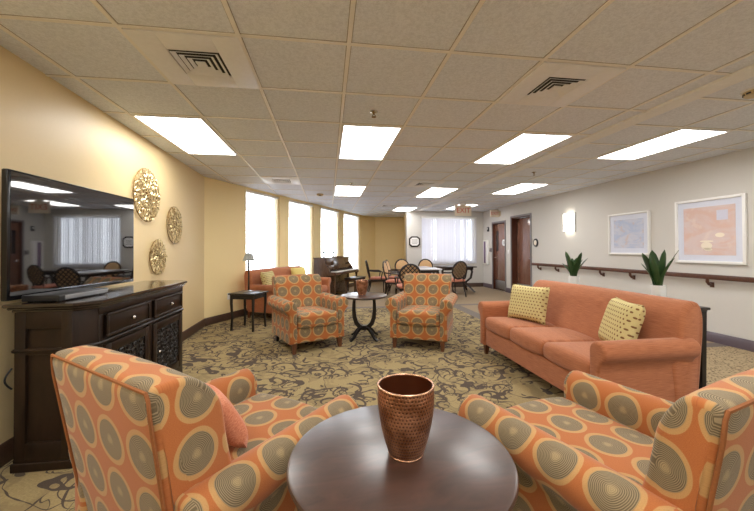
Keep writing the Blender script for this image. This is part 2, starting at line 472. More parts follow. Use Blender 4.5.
def loft(bm, prof, stations, axis='x', uvoff=(0, 0), wob=0.0, cap=True, deform=None, capoff=(0, 0), capuv=True):
    """upholstery: closed 2-D profile swept along axis; stations = [(s, inset)]. UV = metres along sweep / around profile."""
    prof = densify(prof)
    n = len(prof); P = [Vector(p) for p in prof]
    area = sum(P[i].x*P[(i+1) % n].y-P[(i+1) % n].x*P[i].y for i in range(n))
    sg = 1 if area > 0 else -1
    N = []
    for i in range(n):
        t = (P[(i+1) % n]-P[i-1]); N.append(Vector((t.y, -t.x)).normalized()*sg)
    arcl = [0]
    for i in range(n): arcl.append(arcl[-1]+(P[(i+1) % n]-P[i]).length)
    uv = bm.loops.layers.uv.verify()
    def co(s, q):
        v = (s, q.x, q.y) if axis == 'x' else ((q.x, s, q.y) if axis == 'y' else (q.x, q.y, s))
        v = Vector(v)
        if deform: v = deform(v)
        return v
    rings = []
    for s, ins in stations:
        rings.append([bm.verts.new(co(s, P[i]-N[i]*ins)) for i in range(n)])
    for k in range(len(rings)-1):
        a, b = rings[k], rings[k+1]; s0, s1 = stations[k][0]+uvoff[0], stations[k+1][0]+uvoff[0]
        for i in range(n):
            j = (i+1) % n
            try: f = bm.faces.new((a[i], a[j], b[j], b[i]))
            except ValueError: continue
            if capuv and (k < 3 or k >= len(rings)-4):
                for l, q in zip(f.loops, (i, j, j, i)): l[uv].uv = (P[q].x+capoff[0], P[q].y+capoff[1])
                continue
            for l, u in zip(f.loops, ((s0, arcl[i]+uvoff[1]), (s0, arcl[i+1]+uvoff[1]), (s1, arcl[i+1]+uvoff[1]), (s1, arcl[i]+uvoff[1]))): l[uv].uv = u
    if cap:
        for ring, flip in ((rings[0], True), (rings[-1], False)):
            f = bm.faces.new(ring[::-1] if flip else ring)
            for l in f.loops:
                i = ring.index(l.vert); l[uv].uv = (P[i].x+capoff[0], P[i].y+capoff[1])

def soft(w0, w1, r=.03, bulge=0.0, n=8):
    """stations from w0 to w1 with rounded ends of radius r and a slight crown"""
    st = []
    for k in range(4):
        a = k/3*PI/2; st.append((w0+r*(1-math.sin(a)) if False else w0+r*(1-math.cos(a)), r*(1-math.sin(a))))
    for k in range(1, n):
        t = k/n; st.append((w0+r+(w1-w0-2*r)*t, -bulge*(1-(2*t-1)**2)))
    for k in range(3, -1, -1):
        a = k/3*PI/2; st.append((w1-r*(1-math.cos(a)), r*(1-math.sin(a))))
    return st

def pillow_bm(w, h, t, tilt=0):
    """square cushion standing in the XZ plane, thickness along Y, pinched at the edge"""
    bm = BM(); n = 14; uv = bm.loops.layers.uv.verify(); g = {}
    for s in (-1, 1):
        for i in range(n+1):
            for j in range(n+1):
                a, b = i/n*2-1, j/n*2-1
                k = max(0, (1-a**4)*(1-b**4))**.45
                pin = 1-.07*(1-abs(a)**1.2)*abs(b)**3
                pin2 = 1-.07*(1-abs(b)**1.2)*abs(a)**3
                if s == 1 and (i in (0, n) or j in (0, n)): g[s, i, j] = g[-1, i, j]; continue
                g[s, i, j] = bm.verts.new((a*w/2*pin2, s*t/2*k, b*h/2*pin+h/2))
    for s in (-1, 1):
        for i in range(n):
            for j in range(n):
                f = bm.faces.new((g[s, i, j], g[s, i+1, j], g[s, i+1, j+1], g[s, i, j+1]))
                for l in f.loops: l[uv].uv = (l.vert.co.x, l.vert.co.z)
    return bm

# ------------------------------------------------------------------ room shell
def wall(name, p0, p1, mat, holes=(), t=.2, z1=HC+.02, z0=0.0, sides=1):
    """interior face p0->p1 (room on the left hand when walking), thickness t to the right; holes = (s0,s1,z0,z1)"""
    p0, p1 = Vector(p0), Vector(p1); d = (p1-p0); L = d.length; d.normalize(); out = Vector((d.y, -d.x))
    ss = sorted({0, L, *[h[0] for h in holes], *[h[1] for h in holes]})
    zz = sorted({z0, z1, *[h[2] for h in holes], *[h[3] for h in holes]})
    bm = BM()
    def P(s, z, o): q = p0+d*s+out*o; return bm.verts.new((q.x, q.y, z))
    def Q(*a): bm.faces.new([P(*x) for x in a])
    for i in range(len(ss)-1):
        for j in range(len(zz)-1):
            sm, zm = (ss[i]+ss[i+1])/2, (zz[j]+zz[j+1])/2
            if any(h[0] < sm < h[1] and h[2] < zm < h[3] for h in holes): continue
            for o in (0, t): Q((ss[i], zz[j], o), (ss[i+1], zz[j], o), (ss[i+1], zz[j+1], o), (ss[i], zz[j+1], o))
    for a, b, c, e in holes:
        Q((a, c, 0), (a, c, t), (a, e, t), (a, e, 0)); Q((b, c, 0), (b, c, t), (b, e, t), (b, e, 0))
        Q((a, c, 0), (b, c, 0), (b, c, t), (a, c, t)); Q((a, e, 0), (b, e, 0), (b, e, t), (a, e, t))
    for s in (0, L): Q((s, z0, 0), (s, z0, t), (s, z1, t), (s, z1, 0))
    Q((0, z1, 0), (L, z1, 0), (L, z1, t), (0, z1, t)); Q((0, z0, 0), (L, z0, 0), (L, z0, t), (0, z0, t))
    bmesh.ops.remove_doubles(bm, verts=bm.verts[:], dist=1e-5)
    return struct(obj(name, bm, mat))

bm = BM(); box(bm, (1.6, 5.2, -.05), (8.2, 16.4, .1))
struct(obj('floor', bm, M['carpet']))
bm = BM(); box(bm, (1.6, 5.2, HC+.05), (8.2, 16.4, .1))
struct(obj('ceiling', bm, M['tile']))

XR, YB, YF = 5.07, 10.71, -2.6
LW0, LW1 = (-1.74, YF), (-2.02, 6.0)
WW0, WW1 = Vector(LW1), Vector((1.26, 12.38))
WD = (WW1-WW0).normalized(); WL = (WW1-WW0).length; WN = Vector((WD.y, -WD.x))   # WN points into the room
wall('wall_left', (LW1[0], LW1[1]), (LW0[0], LW0[1]), M['yellow'])
# windows in the angled wall
WIN = [(.1395, .2931), (.3422, .5041), (.5578, .7278), (.7691, .9583)]
ZS, ZT = .5, 2.425
holes = [((1-b)*WL, (1-a)*WL, ZS, ZT) for a, b in WIN]
wall('wall_window', WW1[:], WW0[:], M['gold'], holes)
wall('wall_alcove', (1.77, 12.9), WW1[:], M['gold'])
wall('wall_alcove_back', (2.86, 12.82), (1.77, 12.9), M['gold'])
wall('wall_return', (2.51, YB+.195), (2.86, 12.82), M['gold'], t=.03)
BW = (3.0, 4.79, .82, 2.25)
wall('wall_back', (XR, YB), (2.5, YB), M['cream'], [(XR-BW[1], XR-BW[0], BW[2], BW[3])])
D1 = (9.29, 10.03, 2.02); D2 = (8.03, 8.93, 2.10)
wall('wall_right', (XR, YF), (XR, YB), M['cream'], [(D1[0]-YF, D1[1]-YF, 0, D1[2]), (D2[0]-YF, D2[1]-YF, 0, D2[2])], t=.25)
wall('wall_front', (LW0[0], YF), (XR, YF), M['cream'])

def baseboard(name, p0, p1, mat, h=.125, t=.018, skip=()):
    p0, p1 = Vector(p0), Vector(p1); d = p1-p0; L = d.length; d.normalize(); inn = Vector((-d.y, d.x))
    bm = BM(); segs = []; s = 0
    for a, b in sorted(skip): segs.append((s, a)); s = b
    segs.append((s, L))
    for a, b in segs:
        prof = [(0, 0), (t, 0), (t, h-.03), (t*.75, h-.022), (t*.6, h-.006), (t*.35, h), (0, h)]
        va, vb = [], []
        for o, z in prof:
            q = p0+d*a+inn*o; va.append(bm.verts.new((q.x, q.y, z))); q = p0+d*b+inn*o; vb.append(bm.verts.new((q.x, q.y, z)))
        for i in range(len(prof)):
            j = (i+1) % len(prof); bm.faces.new((va[i], va[j], vb[j], vb[i]))
        bm.faces.new(va); bm.faces.new(vb[::-1])
    return struct(obj(name, bm, mat))
baseboard('baseboard_left', LW1, LW0, M['brownbase'])
baseboard('baseboard_window', WW1[:], WW0[:], M['brownbase'])
baseboard('baseboard_alcove', (1.77, 12.9), WW1[:], M['brownbase'])
baseboard('baseboard_alcove_back', (2.86, 12.82), (1.77, 12.9), M['brownbase'])
baseboard('baseboard_return', (2.5, YB+.195), (2.86, 12.82), M['brownbase'])
baseboard('baseboard_back', (XR, YB), (2.5, YB), M['brownbase'])
baseboard('baseboard_right', (XR, YF), (XR, YB), M['greybase'], .13, .02, [(D1[0]-.05-YF, D1[1]+.05-YF), (D2[0]-.05-YF, D2[1]+.05-YF)])
baseboard('baseboard_front', (LW0[0], YF), (XR, YF), M['brownbase'])

# suspended ceiling grid
bm = BM(); z = HC-.003
gx = [-1.735+.62*k for k in range(-1, 8)]
bg_ = BM()  # wider dark strips behind the bars, imitating their shadow edges
for x in gx: box(bm, (x, 5.0, z), (.024, 15.6, .008)); box(bg_, (x, 5.0, HC), (.032, 15.6, .003))
for k in range(-9, 16):
    y = 3.28+.64*k; box(bm, ((-2.6+2.765)/2, y, z), (2.765+2.6, .022, .007)); box(bg_, ((-2.6+2.765)/2, y, HC), (2.765+2.6, .030, .0026))
for x in (2.945, 3.515, 4.12, 4.725): box(bm, (x, 4.0, z), (.024, 13.4, .008)); box(bg_, (x, 4.0, HC), (.032, 13.4, .003))
for k in range(-9, 14):
    y = 2.95+.60*k
    if y < YB: box(bm, ((2.935+XR)/2, y, z), (XR-2.935, .022, .007)); box(bg_, ((2.935+XR)/2, y, HC), (XR-2.935, .030, .0026))
struct(obj('trim_1', bm, M['grid'])); struct(obj('grid_shadow_lines', bg_, M['gridshadow']))
bm = BM(); box(bm, (2.85, 4.05, HC-.008), (.17, 13.3, .02), .003)
struct(obj('trim_2', bm, M['strip']))

# ------------------------------------------------------------------ windows, blinds
def blinds(w, h, mat, parent, step=.070, ang=26, jit=4):
    bm = BM(); n = max(2, int(w/step)); st = w/n
    for i in range(n):
        x = -w/2+st*(i+.5); a = R(ang+random.uniform(-jit, jit)); hw = .0445; rows = []
        for k in range(5):
            u = (k/4*2-1); lx, ly = u*hw, .006*(1-u*u)
            px_, py_ = x+lx*math.cos(a)-ly*math.sin(a), lx*math.sin(a)+ly*math.cos(a)
            rows.append((bm.verts.new((px_, py_, 0)), bm.verts.new((px_, py_, h-.05))))
        for k in range(4): bm.faces.new((rows[k][0], rows[k+1][0], rows[k+1][1], rows[k][1]))
    obj('slats', bm, mat, parent, 80)
    bm = BM(); box(bm, (0, 0, h-.022), (w, .055, .044), .006)
    for i in range(n): cyl(bm, (-w/2+st*(i+.5), 0, h-.055), (-w/2+st*(i+.5), 0, h-.04), .006, seg=6)
    obj('headrail', bm, M['white'], parent)

def window(name, c, rz, w, z0, z1, depth):
    """frame and pane set towards the outside of the opening; local +Y points outdoors"""
    t = bpy.data.objects.new(name, None); link(t); t.location = (c[0], c[1], z0); t.rotation_euler = (0, 0, rz); struct(t)
    h = z1-z0; bm = BM(); y = depth-.06; f = .05
    for s in (-1, 1): box(bm, (s*(w/2-f/2), y, h/2), (f, .06, h), .004)
    for zz in (f/2, h-f/2): box(bm, (0, y, zz), (w-2*f, .06, f), .004)
    obj('window_frame', bm, M['white'], t)
    bm = BM(); box(bm, (0, y, h/2), (w-2*f, .006, h-2*f)); obj('pane', bm, M['glass'], t)
    bm = BM(); box(bm, (0, depth*.45, .012), (w, depth*.8, .024), .004); obj('window_sill', bm, M['white'], t)
rzw = math.atan2(WD.y, WD.x)     # local +X along the wall, local +Y = outdoors
wl = ['white vertical blind in the window over the end table lamp', 'white vertical blind in the window just left of the piano',
      'white vertical blind in the window directly above the piano', 'white vertical blind in the window over the piano keys, next to the gold alcove']
for i, (a, b) in enumerate(WIN):
    c = WW0+WD*WL*(a+b)/2; w = WL*(b-a)
    window('window_%d' % (i+1), c, rzw, w, ZS, ZT, .2)
    t = thing('vertical_blind', wl[i], 'blind', (c.x-WN.x*.05, c.y-WN.y*.05, ZS+.03), rzw, 'vertical blinds of the angled wall')
    blinds(w-.02, ZT-ZS-.035, M['blind'], t)
cx = (BW[0]+BW[1])/2; w = BW[1]-BW[0]
window('window_5', (cx, YB), 0, w, BW[2], BW[3], .2)
t = thing('vertical_blind', 'wide white vertical blind in the window of the cream end wall', 'blind', (cx, YB-.035, BW[2]-.06), 0)
blinds(w+.06, BW[3]-BW[2]+.09, M['blindback'], t, .066, 26, 6)

# ------------------------------------------------------------------ doors
def door(name, y0, y1, h, inset, parts):
    t = bpy.data.objects.new(name, None); link(t); t.location = (XR, (y0+y1)/2, 0); struct(t)
    w = y1-y0; bm = BM()                                   # lining of the reveal
    for s in (-1, 1): box(bm, (.12, s*(w/2-.012), h/2), (.25, .024, h), .002)
    box(bm, (.12, 0, h-.012), (.25, w-.048, .024), .002)
    obj('jamb', bm, M['jamb'], t)
    bm = BM()
    for s in (-1, 1): box(bm, (-.008, s*(w/2+.022), (h+.045)/2), (.026, .045, h+.045), .003)
    box(bm, (-.008, 0, h+.022), (.026, w, .045), .003)
    obj('frame', bm, M['frame_grey'], t)
    lf_bm = BM(); box(lf_bm, (inset+.022, 0, h/2-.008), (.044, w-.05, h-.04), .002)
    leaf = obj('door_leaf', lf_bm, M['doorwood'], t)
    bm = BM(); box(bm, (inset-.002, 0, .16), (.006, w-.1, .26), .001); obj('kick_plate', bm, M['steel'], leaf)
    hb = BM(); sy = parts['handle_side']*(w/2-.10)
    cyl(hb, (inset, sy, .98), (inset-.012, sy, .98), .03, seg=16); cyl(hb, (inset-.012, sy, .98), (inset-.05, sy, .98), .011, seg=10)
    tube(hb, [(inset-.05, sy, .98), (inset-.055, sy-parts['handle_side']*.05, .98), (inset-.05, sy-parts['handle_side']*.11, .975)], [.011, .011, .008], 8)
    obj('door_handle', hb, M['chrome'], leaf)
    if parts.get('vision'):
        bm = BM(); yv = parts['vision']; box(bm, (inset-.002, yv, 1.48), (.008, .13, .62), .002); vp = obj('vision_panel', bm, M['darkglass'], leaf)
    return t
door('door_1', D1[0], D1[1], D1[2], .05, {'handle_side': 1, 'vision': .19})
door('door_2', D2[0], D2[1], D2[2], .13, {'handle_side': -1})
bm = BM(); cyl(bm, (XR+.048, 9.45, 1.42), (XR+.036, 9.45, 1.42), .095, seg=28)
t = thing('door_sign', 'round white sign on the far door with the narrow window', 'sign', (0, 0, 0)); obj('sign_plate', bm, M['white2'], t)
bm = BM()
for dz in (.03, 0, -.03): box(bm, (XR+.035, 9.45, 1.42+dz), (.003, .10, .01))
obj('sign_text_lines', bm, M['plastic'], t)

# ------------------------------------------------------------------ ceiling fixtures
trof = None
def troffer(x0, x1, y0, y1, label, group):
    global trof
    cx, cy, w, l = (x0+x1)/2, (y0+y1)/2, x1-x0-.03, y1-y0-.03
    t = thing('ceiling_light', label, 'ceiling light', (cx, cy, HC), 0, group)
    bm = BM()
    for s in (-1, 1):
        box(bm, (s*(w/2-.009), 0, -.008), (.018, l, .014), .002); box(bm, (0, s*(l/2-.009), -.008), (w-.036, .018, .014), .002)
    obj('frame', bm, M['white'], t)
    bm = BM(); box(bm, (0, 0, -.004), (w-.036, l-.036, .008)); obj('diffuser', bm, M['lens'], t)
    bm = BM(); box(bm, (0, 0, -.0095), (.008, l-.036, .003)); obj('divider', bm, M['grid'], t)
XC = [(-1.735, -1.115), (.125, .745), (1.985, 2.605)]
YR = [(.06, 1.34), (3.28, 4.56), (6.48, 7.76), (9.68, 10.66)]
G = 'recessed ceiling troffers'
troffer(*XC[0], *YR[1], 'recessed ceiling light nearest the yellow TV wall', G)
troffer(*XC[1], *YR[1], 'recessed ceiling light just past the near sprinkler, mid ceiling', G)
troffer(*XC[2], *YR[1], 'recessed ceiling light beside the tan ceiling strip, beyond the right air diffuser', G)
troffer(*XC[1], *YR[2], 'smaller-looking ceiling light just beyond the far sprinkler, before the piano', G)
troffer(*XC[2], *YR[2], 'recessed ceiling light next to the far air diffuser over the dining area', G)
troffer(*XC[2], *YR[3], 'farthest ceiling light, just before the top of the gold alcove', G)
YC = [(.05, 1.25), (2.95, 4.13), (5.86, 7.10), (8.88, 10.05)]
troffer(3.515, 4.12, *YC[1], 'recessed corridor ceiling light nearest the framed prints', G)
troffer(3.515, 4.12, *YC[2], 'recessed corridor ceiling light level with the wall sconce', G)
troffer(3.515, 4.12, *YC[3], 'recessed corridor ceiling light nearest the hanging exit sign', G)
troffer(*XC[2], *YR[0], 'ceiling light cut off by the top right corner of the photo', G)
troffer(*XC[0], *YR[0], 'ceiling light above the near TV wall, behind the camera on the left', G)
troffer(*XC[1], *YR[0], 'ceiling light above the near round table, overhead', G)
troffer(3.515, 4.12, *YC[0], 'corridor ceiling light overhead beside the camera', G)
for k, x in enumerate(XC): troffer(*x, -2.4, -1.2, 'ceiling light behind the camera, %s column' % ('left', 'middle', 'right')[k], G)

def diffuser(cx, cy, w, l, label, louvre=.27):
    t = thing('air_diffuser', label, 'air vent', (cx, cy, HC), 0, 'square ceiling air diffusers')
    bm = BM(); a = louvre/2+.012
    for s in (-1, 1):
        box(bm, (s*(w/2+a)/2, 0, -.006), ((w/2-a), l, .012), .002); box(bm, (0, s*(l/2+a)/2, -.006), (2*a, l/2-a, .012), .002)
    obj('face_plate', bm, M['diffuser'], t)
    bm = BM(); box(bm, (0, 0, -.0015), (2*a, 2*a, .003)); obj('duct_shade', bm, M['ductshade'], t)  # solid dark plate; its colour stands in for shade inside the duct
    bm = BM()
    for k in range(4):
        h0 = louvre/2*(1-k*.26); h1 = h0-.021; z0, z1 = -.018+.002*k, -.004
        if k == 3:
            box(bm, (0, 0, -.012), (h0*2, h0*2, .008), .002); break
        o = [bm.verts.new((sx*h0, sy*h0, z0)) for sx, sy in ((-1, -1), (1, -1), (1, 1), (-1, 1))]
        i_ = [bm.verts.new((sx*h1, sy*h1, z1)) for sx, sy in ((-1, -1), (1, -1), (1, 1), (-1, 1))]
        o2 = [bm.verts.new((v.co.x, v.co.y, v.co.z+.004)) for v in o]; i2 = [bm.verts.new((v.co.x*.97, v.co.y*.97, v.co.z+.003)) for v in i_]
        for q in range(4):
            p = (q+1) % 4
            bm.faces.new((o[q], o[p], i_[p], i_[q])); bm.faces.new((o2[q], o2[p], i2[p], i2[q])); bm.faces.new((o[q], o[p], o2[p], o2[q]))
    obj('louvre', bm, M['diffuser'], t)
diffuser(-.80, 2.33, .60, .62, 'square air diffuser in the ceiling nearest the TV wall')
diffuser(1.68, 2.33, .60, .62, 'square air diffuser in the ceiling above the coral sofa side')
diffuser(-.80, 6.17, .60, .62, 'air diffuser in the ceiling before the angled windows')
diffuser(1.78, 6.17, .60, .62, 'air diffuser in the ceiling beside the far dining light')
diffuser(1.70, 9.45, .50, .40, 'small dark ceiling vent nearest the gold alcove', .34)
diffuser(3.16, 7.75, .34, .40, 'small ceiling vent beside the corridor exit sign', .2)

def sprinkler(x, y, label):
    t = thing('sprinkler_head', label, 'sprinkler', (x, y, HC), 0, 'ceiling sprinklers')
    bm = BM(); lathe(bm, [(.0, -.001), (.036, -.001), (.036, -.006), (.02, -.010), (0, -.010)], 20); obj('escutcheon', bm, M['chrome'], t)
    bm = BM(); cyl(bm, (0, 0, -.008), (0, 0, -.03), .009, seg=10)
    for s in (-1, 1): tube(bm, [(s*.004, 0, -.028), (s*.014, 0, -.038), (s*.003, 0, -.05)], .003, 6)
    lathe(bm, [(0, -.05), (.02, -.05), (.02, -.053), (0, -.053)], 16); obj('sprinkler_body', bm, M['golddark'], t)
sprinkler(.40, 2.96, 'sprinkler head in the ceiling before the middle light')
sprinkler(.42, 6.26, 'sprinkler head in the ceiling before the farther middle light')
sprinkler(3.23, 5.01, 'sprinkler head in the corridor ceiling right of the tan strip')
t = thing('smoke_detector', 'beige round detector on the ceiling in front of the angled windows', 'smoke detector', (-.17, 7.6, HC))
bm = BM(); lathe(bm, [(0, -.001), (.075, -.001), (.075, -.02), (.05, -.045), (0, -.05)], 24); obj('detector_body', bm, M['beige'], t)
bm = BM(); box(bm, (.0, -.05, -.036), (.05, .025, .02), .003); obj('sensor_slot', bm, M['plastic'], t)
t = thing('smoke_detector', 'tan detector on the corridor ceiling at the right edge of the photo', 'smoke detector', (3.24, 2.17, HC))
bm = BM(); lathe(bm, [(0, -.001), (.085, -.001), (.085, -.014), (0, -.014)], 28); obj('mounting_base', bm, M['white'], t)
bm = BM(); lathe(bm, [(.072, -.013), (.075, -.02), (.066, -.045), (0, -.05)], 28); obj('detector_body', bm, M['beige'], t)
bm = BM()
for k in range(10):
    a = 2*PI*k/10; box(bm, (.069*math.cos(a), .069*math.sin(a), -.032), (.008, .03, .012), 0, RZ(a))
obj('sensor_slots', bm, M['plastic'], t)

def text(body, size, mat, parent, loc, rot, depth=.002):
    cu = bpy.data.curves.new('lettering', 'FONT'); cu.body = body; cu.size = size; cu.align_x = 'CENTER'; cu.align_y = 'CENTER'
    cu.extrude = depth; cu.materials.append(mat)
    tmp = bpy.data.objects.new('lettering_curve', cu); link(tmp)
    me = bpy.data.meshes.new_from_object(tmp.evaluated_get(bpy.context.evaluated_depsgraph_get()))
    bpy.data.objects.remove(tmp); me.materials.clear(); me.materials.append(mat)
    o = bpy.data.objects.new('lettering', me); link(o); o.parent = parent; o.location = loc; o.rotation_euler = rot
    return o
t = thing('exit_sign', 'white exit sign with red letters hanging from the ceiling before the blinds', 'exit sign', (3.6, 8.8, HC))
bm = BM(); box(bm, (0, 0, -.19), (.46, .045, .28), .008); obj('sign_box', bm, M['signwhite'], t)
bm = BM(); box(bm, (0, 0, -.025), (.16, .06, .05), .006); obj('ceiling_mount', bm, M['white'], t)
text('EXIT', .19, M['red'], t, (0, -.0235, -.19), (R(90), 0, 0))
text('EXIT', .19, M['red'], t, (0, .0235, -.19), (R(90), 0, R(180)))
t = thing('exit_sign', 'exit sign sticking out from the right wall above the far door', 'exit sign', (XR, 9.60, 2.29))
bm = BM(); box(bm, (-.16, 0, 0), (.28, .045, .22), .008); obj('sign_box', bm, M['signwhite'], t)
bm = BM(); box(bm, (-.01, 0, 0), (.02, .12, .14), .004); obj('wall_mount', bm, M['beige'], t)
text('EXIT', .12, M['red'], t, (-.16, -.0235, 0), (R(90), 0, 0))
t = None

# ------------------------------------------------------------------ right wall fittings
t = thing('handrail', 'brown wooden handrail on brackets along the right wall', 'handrail', (XR, 4.0, 0))
bm = BM(); prof = rounded([(-.095, .835), (-.06, .835), (-.06, .90), (-.095, .90)], .012, 3)
va = [bm.verts.new((x, -3.6, z)) for x, z in prof]; vb = [bm.verts.new((x, 3.86, z)) for x, z in prof]
for i in range(len(prof)): j = (i+1) % len(prof); bm.faces.new((va[i], va[j], vb[j], vb[i]))
bm.faces.new(va); bm.faces.new(vb[::-1]); obj('rail', bm, M['railwood'], t)
for y in (7.62, 6.98, 5.72, 5.08, 3.9, 2.6, 1.3):
    bm = BM(); pts = [(-.078, y-4, .84), (-.078, y-4, .80), (-.05, y-4, .765), (-.004, y-4, .755)]
    tube(bm, pts, [.018, .02, .018, .016], 8); box(bm, (-.006, y-4, .76), (.012, .05, .07), .003)
    obj('bracket', bm, M['railwood'], t)

t = thing('wall_sconce', 'lit white half-round sconce on the right wall', 'wall lamp', (XR, 6.6, 1.58))
bm = BM(); n = 14
va, vb = [], []
for i in range(n+1):
    a = PI/2+PI*i/n; x, y = .10*math.cos(a), .165*math.sin(a)
    va.append(bm.verts.new((x-.002, y, .02))); vb.append(bm.verts.new((x-.002, y, .40)))
for i in range(n): bm.faces.new((va[i], va[i+1], vb[i+1], vb[i]))
obj('glass_shade', bm, M['sconceglass'], t, 60)
bm = BM()
for z0 in (.012, .40):
    va = [bm.verts.new((.104*math.cos(PI/2+PI*i/n), .17*math.sin(PI/2+PI*i/n), z0)) for i in range(n+1)]
    vb = [bm.verts.new((.104*math.cos(PI/2+PI*i/n), .17*math.sin(PI/2+PI*i/n), z0+.012)) for i in range(n+1)]
    vc = [bm.verts.new((.085*math.cos(PI/2+PI*i/n), .15*math.sin(PI/2+PI*i/n), z0)) for i in range(n+1)]
    for i in range(n): bm.faces.new((va[i], va[i+1], vb[i+1], vb[i])); bm.faces.new((va[i], va[i+1], vc[i+1], vc[i]))
for s in (-1, 1): box(bm, (-.012, s*.168, .212), (.024, .012, .40), .002)
obj('metal_trim', bm, M['steel'], t)

def picture(label, y0, y1, z0, z1, pm, fw=.035, mw=.11):
    t = thing('framed_print', label, 'picture', (XR, (y0+y1)/2, (z0+z1)/2), 0, 'framed prints on the right wall')
    w, h = y1-y0, z1-z0; bm = BM()
    for s in (-1, 1):
        box(bm, (-.018, s*(w/2-fw/2), 0), (.036, fw, h), .004); box(bm, (-.018, 0, s*(h/2-fw/2)), (.036, w-2*fw, fw), .004)
    obj('frame', bm, M['white2'], t)
    bm = BM(); box(bm, (-.010, 0, 0), (.012, w-2*fw, h-2*fw)); obj('mat', bm, M['mat'], t)
    bm = BM(); box(bm, (-.0175, 0, 0), (.003, w-2*fw-2*mw*.72, h-2*fw-2*mw*.72)); pr = obj('print', bm, pm, t)
    return t, pr
picture('smaller framed print in pale blue, left of the large salmon print', 4.77, 5.57, 1.14, 1.85, M['print_blue'], .03)
t, pr = picture('large framed salmon print on the right wall above the nearer plant', 3.50, 4.36, 1.04, 1.92, M['print_salmon'])
bm = BM(); box(bm, (-.0195, -.17, .20), (.001, .13, .13)); obj('pale_square', bm, M['paleblue'], pr)
bm = BM()
for cy_, cz_, rr_, hh in ((.02, -.20, .07, .05), (.02, -.14, .085, .012), (-.14, -.06, .055, .03), (.0, -.25, .05, .02)):
    vs = [bm.verts.new((-.0197, cy_+rr_*math.cos(2*PI*i/24), cz_+hh*math.sin(2*PI*i/24))) for i in range(24)]; bm.faces.new(vs)
obj('pale_shapes', bm, M['pale'], pr)

t = thing('wall_plaque', 'dark oval room plaque with white centre beside the nearer door', 'plaque', (XR, 7.81, 1.39))
def oval_plate(bm, x0, x1, ry, rz, seg=28):
    a = [bm.verts.new((x0, ry*math.cos(2*PI*i/seg), rz*math.sin(2*PI*i/seg))) for i in range(seg)]
    b = [bm.verts.new((x1, ry*.94*math.cos(2*PI*i/seg), rz*.94*math.sin(2*PI*i/seg))) for i in range(seg)]
    for i in range(seg): bm.faces.new((a[i], a[(i+1) % seg], b[(i+1) % seg], b[i]))
    bm.faces.new(a); bm.faces.new(b[::-1])
bm = BM(); oval_plate(bm, 0, -.02, .095, .105); obj('plaque_rim', bm, M['plastic'], t)
bm = BM(); oval_plate(bm, -.02, -.024, .055, .065); obj('plaque_face', bm, M['signwhite'], t)
t = thing('wall_panel', 'tall white panel with a purple stripe at the far end of the right wall', 'wall panel', (XR, 10.45, 1.13))
bm = BM(); box(bm, (-.03, 0, 0), (.06, .34, .78), .006); obj('panel_body', bm, M['white'], t)
bm = BM(); box(bm, (-.062, .03, .0), (.004, .12, .70), .001); obj('panel_stripe', bm, M['purple'], t)
t = thing('alarm_box', 'small black box high on the right wall left of the far door', 'alarm', (XR+.004, 10.32, 1.86))
bm = BM(); box(bm, (-.02, 0, 0), (.04, .09, .14), .006); obj('alarm_body', bm, M['plastic'], t)
bm = BM(); box(bm, (-.042, 0, .02), (.004, .05, .05), .001); obj('alarm_lens', bm, M['white'], t)
t = thing('light_switch', 'white switch plate on the wall between the two doors', 'switch', (XR, 9.12, 1.15))
bm = BM(); box(bm, (-.004, 0, 0), (.008, .075, .12), .002); obj('switch_plate', bm, M['white2'], t)
bm = BM(); box(bm, (-.011, 0, 0), (.008, .02, .04), .002); obj('toggle', bm, M['white'], t)
t = thing('fire_pull', 'small dark pull station beside the white purple-striped panel', 'alarm', (XR+.004, 10.16, 1.2))
bm = BM(); box(bm, (-.02, 0, 0), (.04, .09, .12), .006); obj('station_body', bm, M['frame_grey'], t)
bm = BM(); box(bm, (-.045, 0, -.01), (.012, .06, .025), .003); obj('pull_handle', bm, M['plastic'], t)

# hexagonal framed notice on the back wall
t = thing('wall_notice', 'dark hexagonal frame with white notice on the cream end wall', 'notice', (2.74, YB, 1.48))
hexo = [(-.18, .10), (-.10, .17), (.10, .17), (.18, .10), (.18, -.10), (.10, -.17), (-.10, -.17), (-.18, -.10)]
def prism_xz(bm, poly, y0, y1):
    a = [bm.verts.new((x, y0, z)) for x, z in poly]; b = [bm.verts.new((x, y1, z)) for x, z in poly]
    n = len(poly)
    for i in range(n): bm.faces.new((a[i], a[(i+1) % n], b[(i+1) % n], b[i]))
    bm.faces.new(a); bm.faces.new(b[::-1])
bm = BM(); prism_xz(bm, hexo, 0, -.025); obj('frame', bm, M['blackwood'], t)
bm = BM(); prism_xz(bm, [(x*.78, z*.76) for x, z in hexo], -.025, -.028); obj('notice_card', bm, M['white2'], t)
bm = BM()
for k in range(4): box(bm, (0, -.029, .06-.04*k), (.2-.03*(k % 2), .002, .012))
obj('printed_lines', bm, M['frame_grey'], t)

# outlets on left side walls
oc = WW0+WD*.18*1.0
t = thing('wall_outlet', 'white outlet plate low on the gold wall left of the end table', 'outlet', (WW0.x+WD.x*.55+WN.x*.001, WW0.y+WD.y*.55+WN.y*.001, .42), rzw)
bm = BM(); box(bm, (0, -.004, 0), (.075, .008, .12), .002); obj('outlet_plate', bm, M['white2'], t)
bm = BM()
for dz in (.025, -.025): box(bm, (0, -.009, dz), (.03, .004, .026), .004)
obj('sockets', bm, M['white'], t)

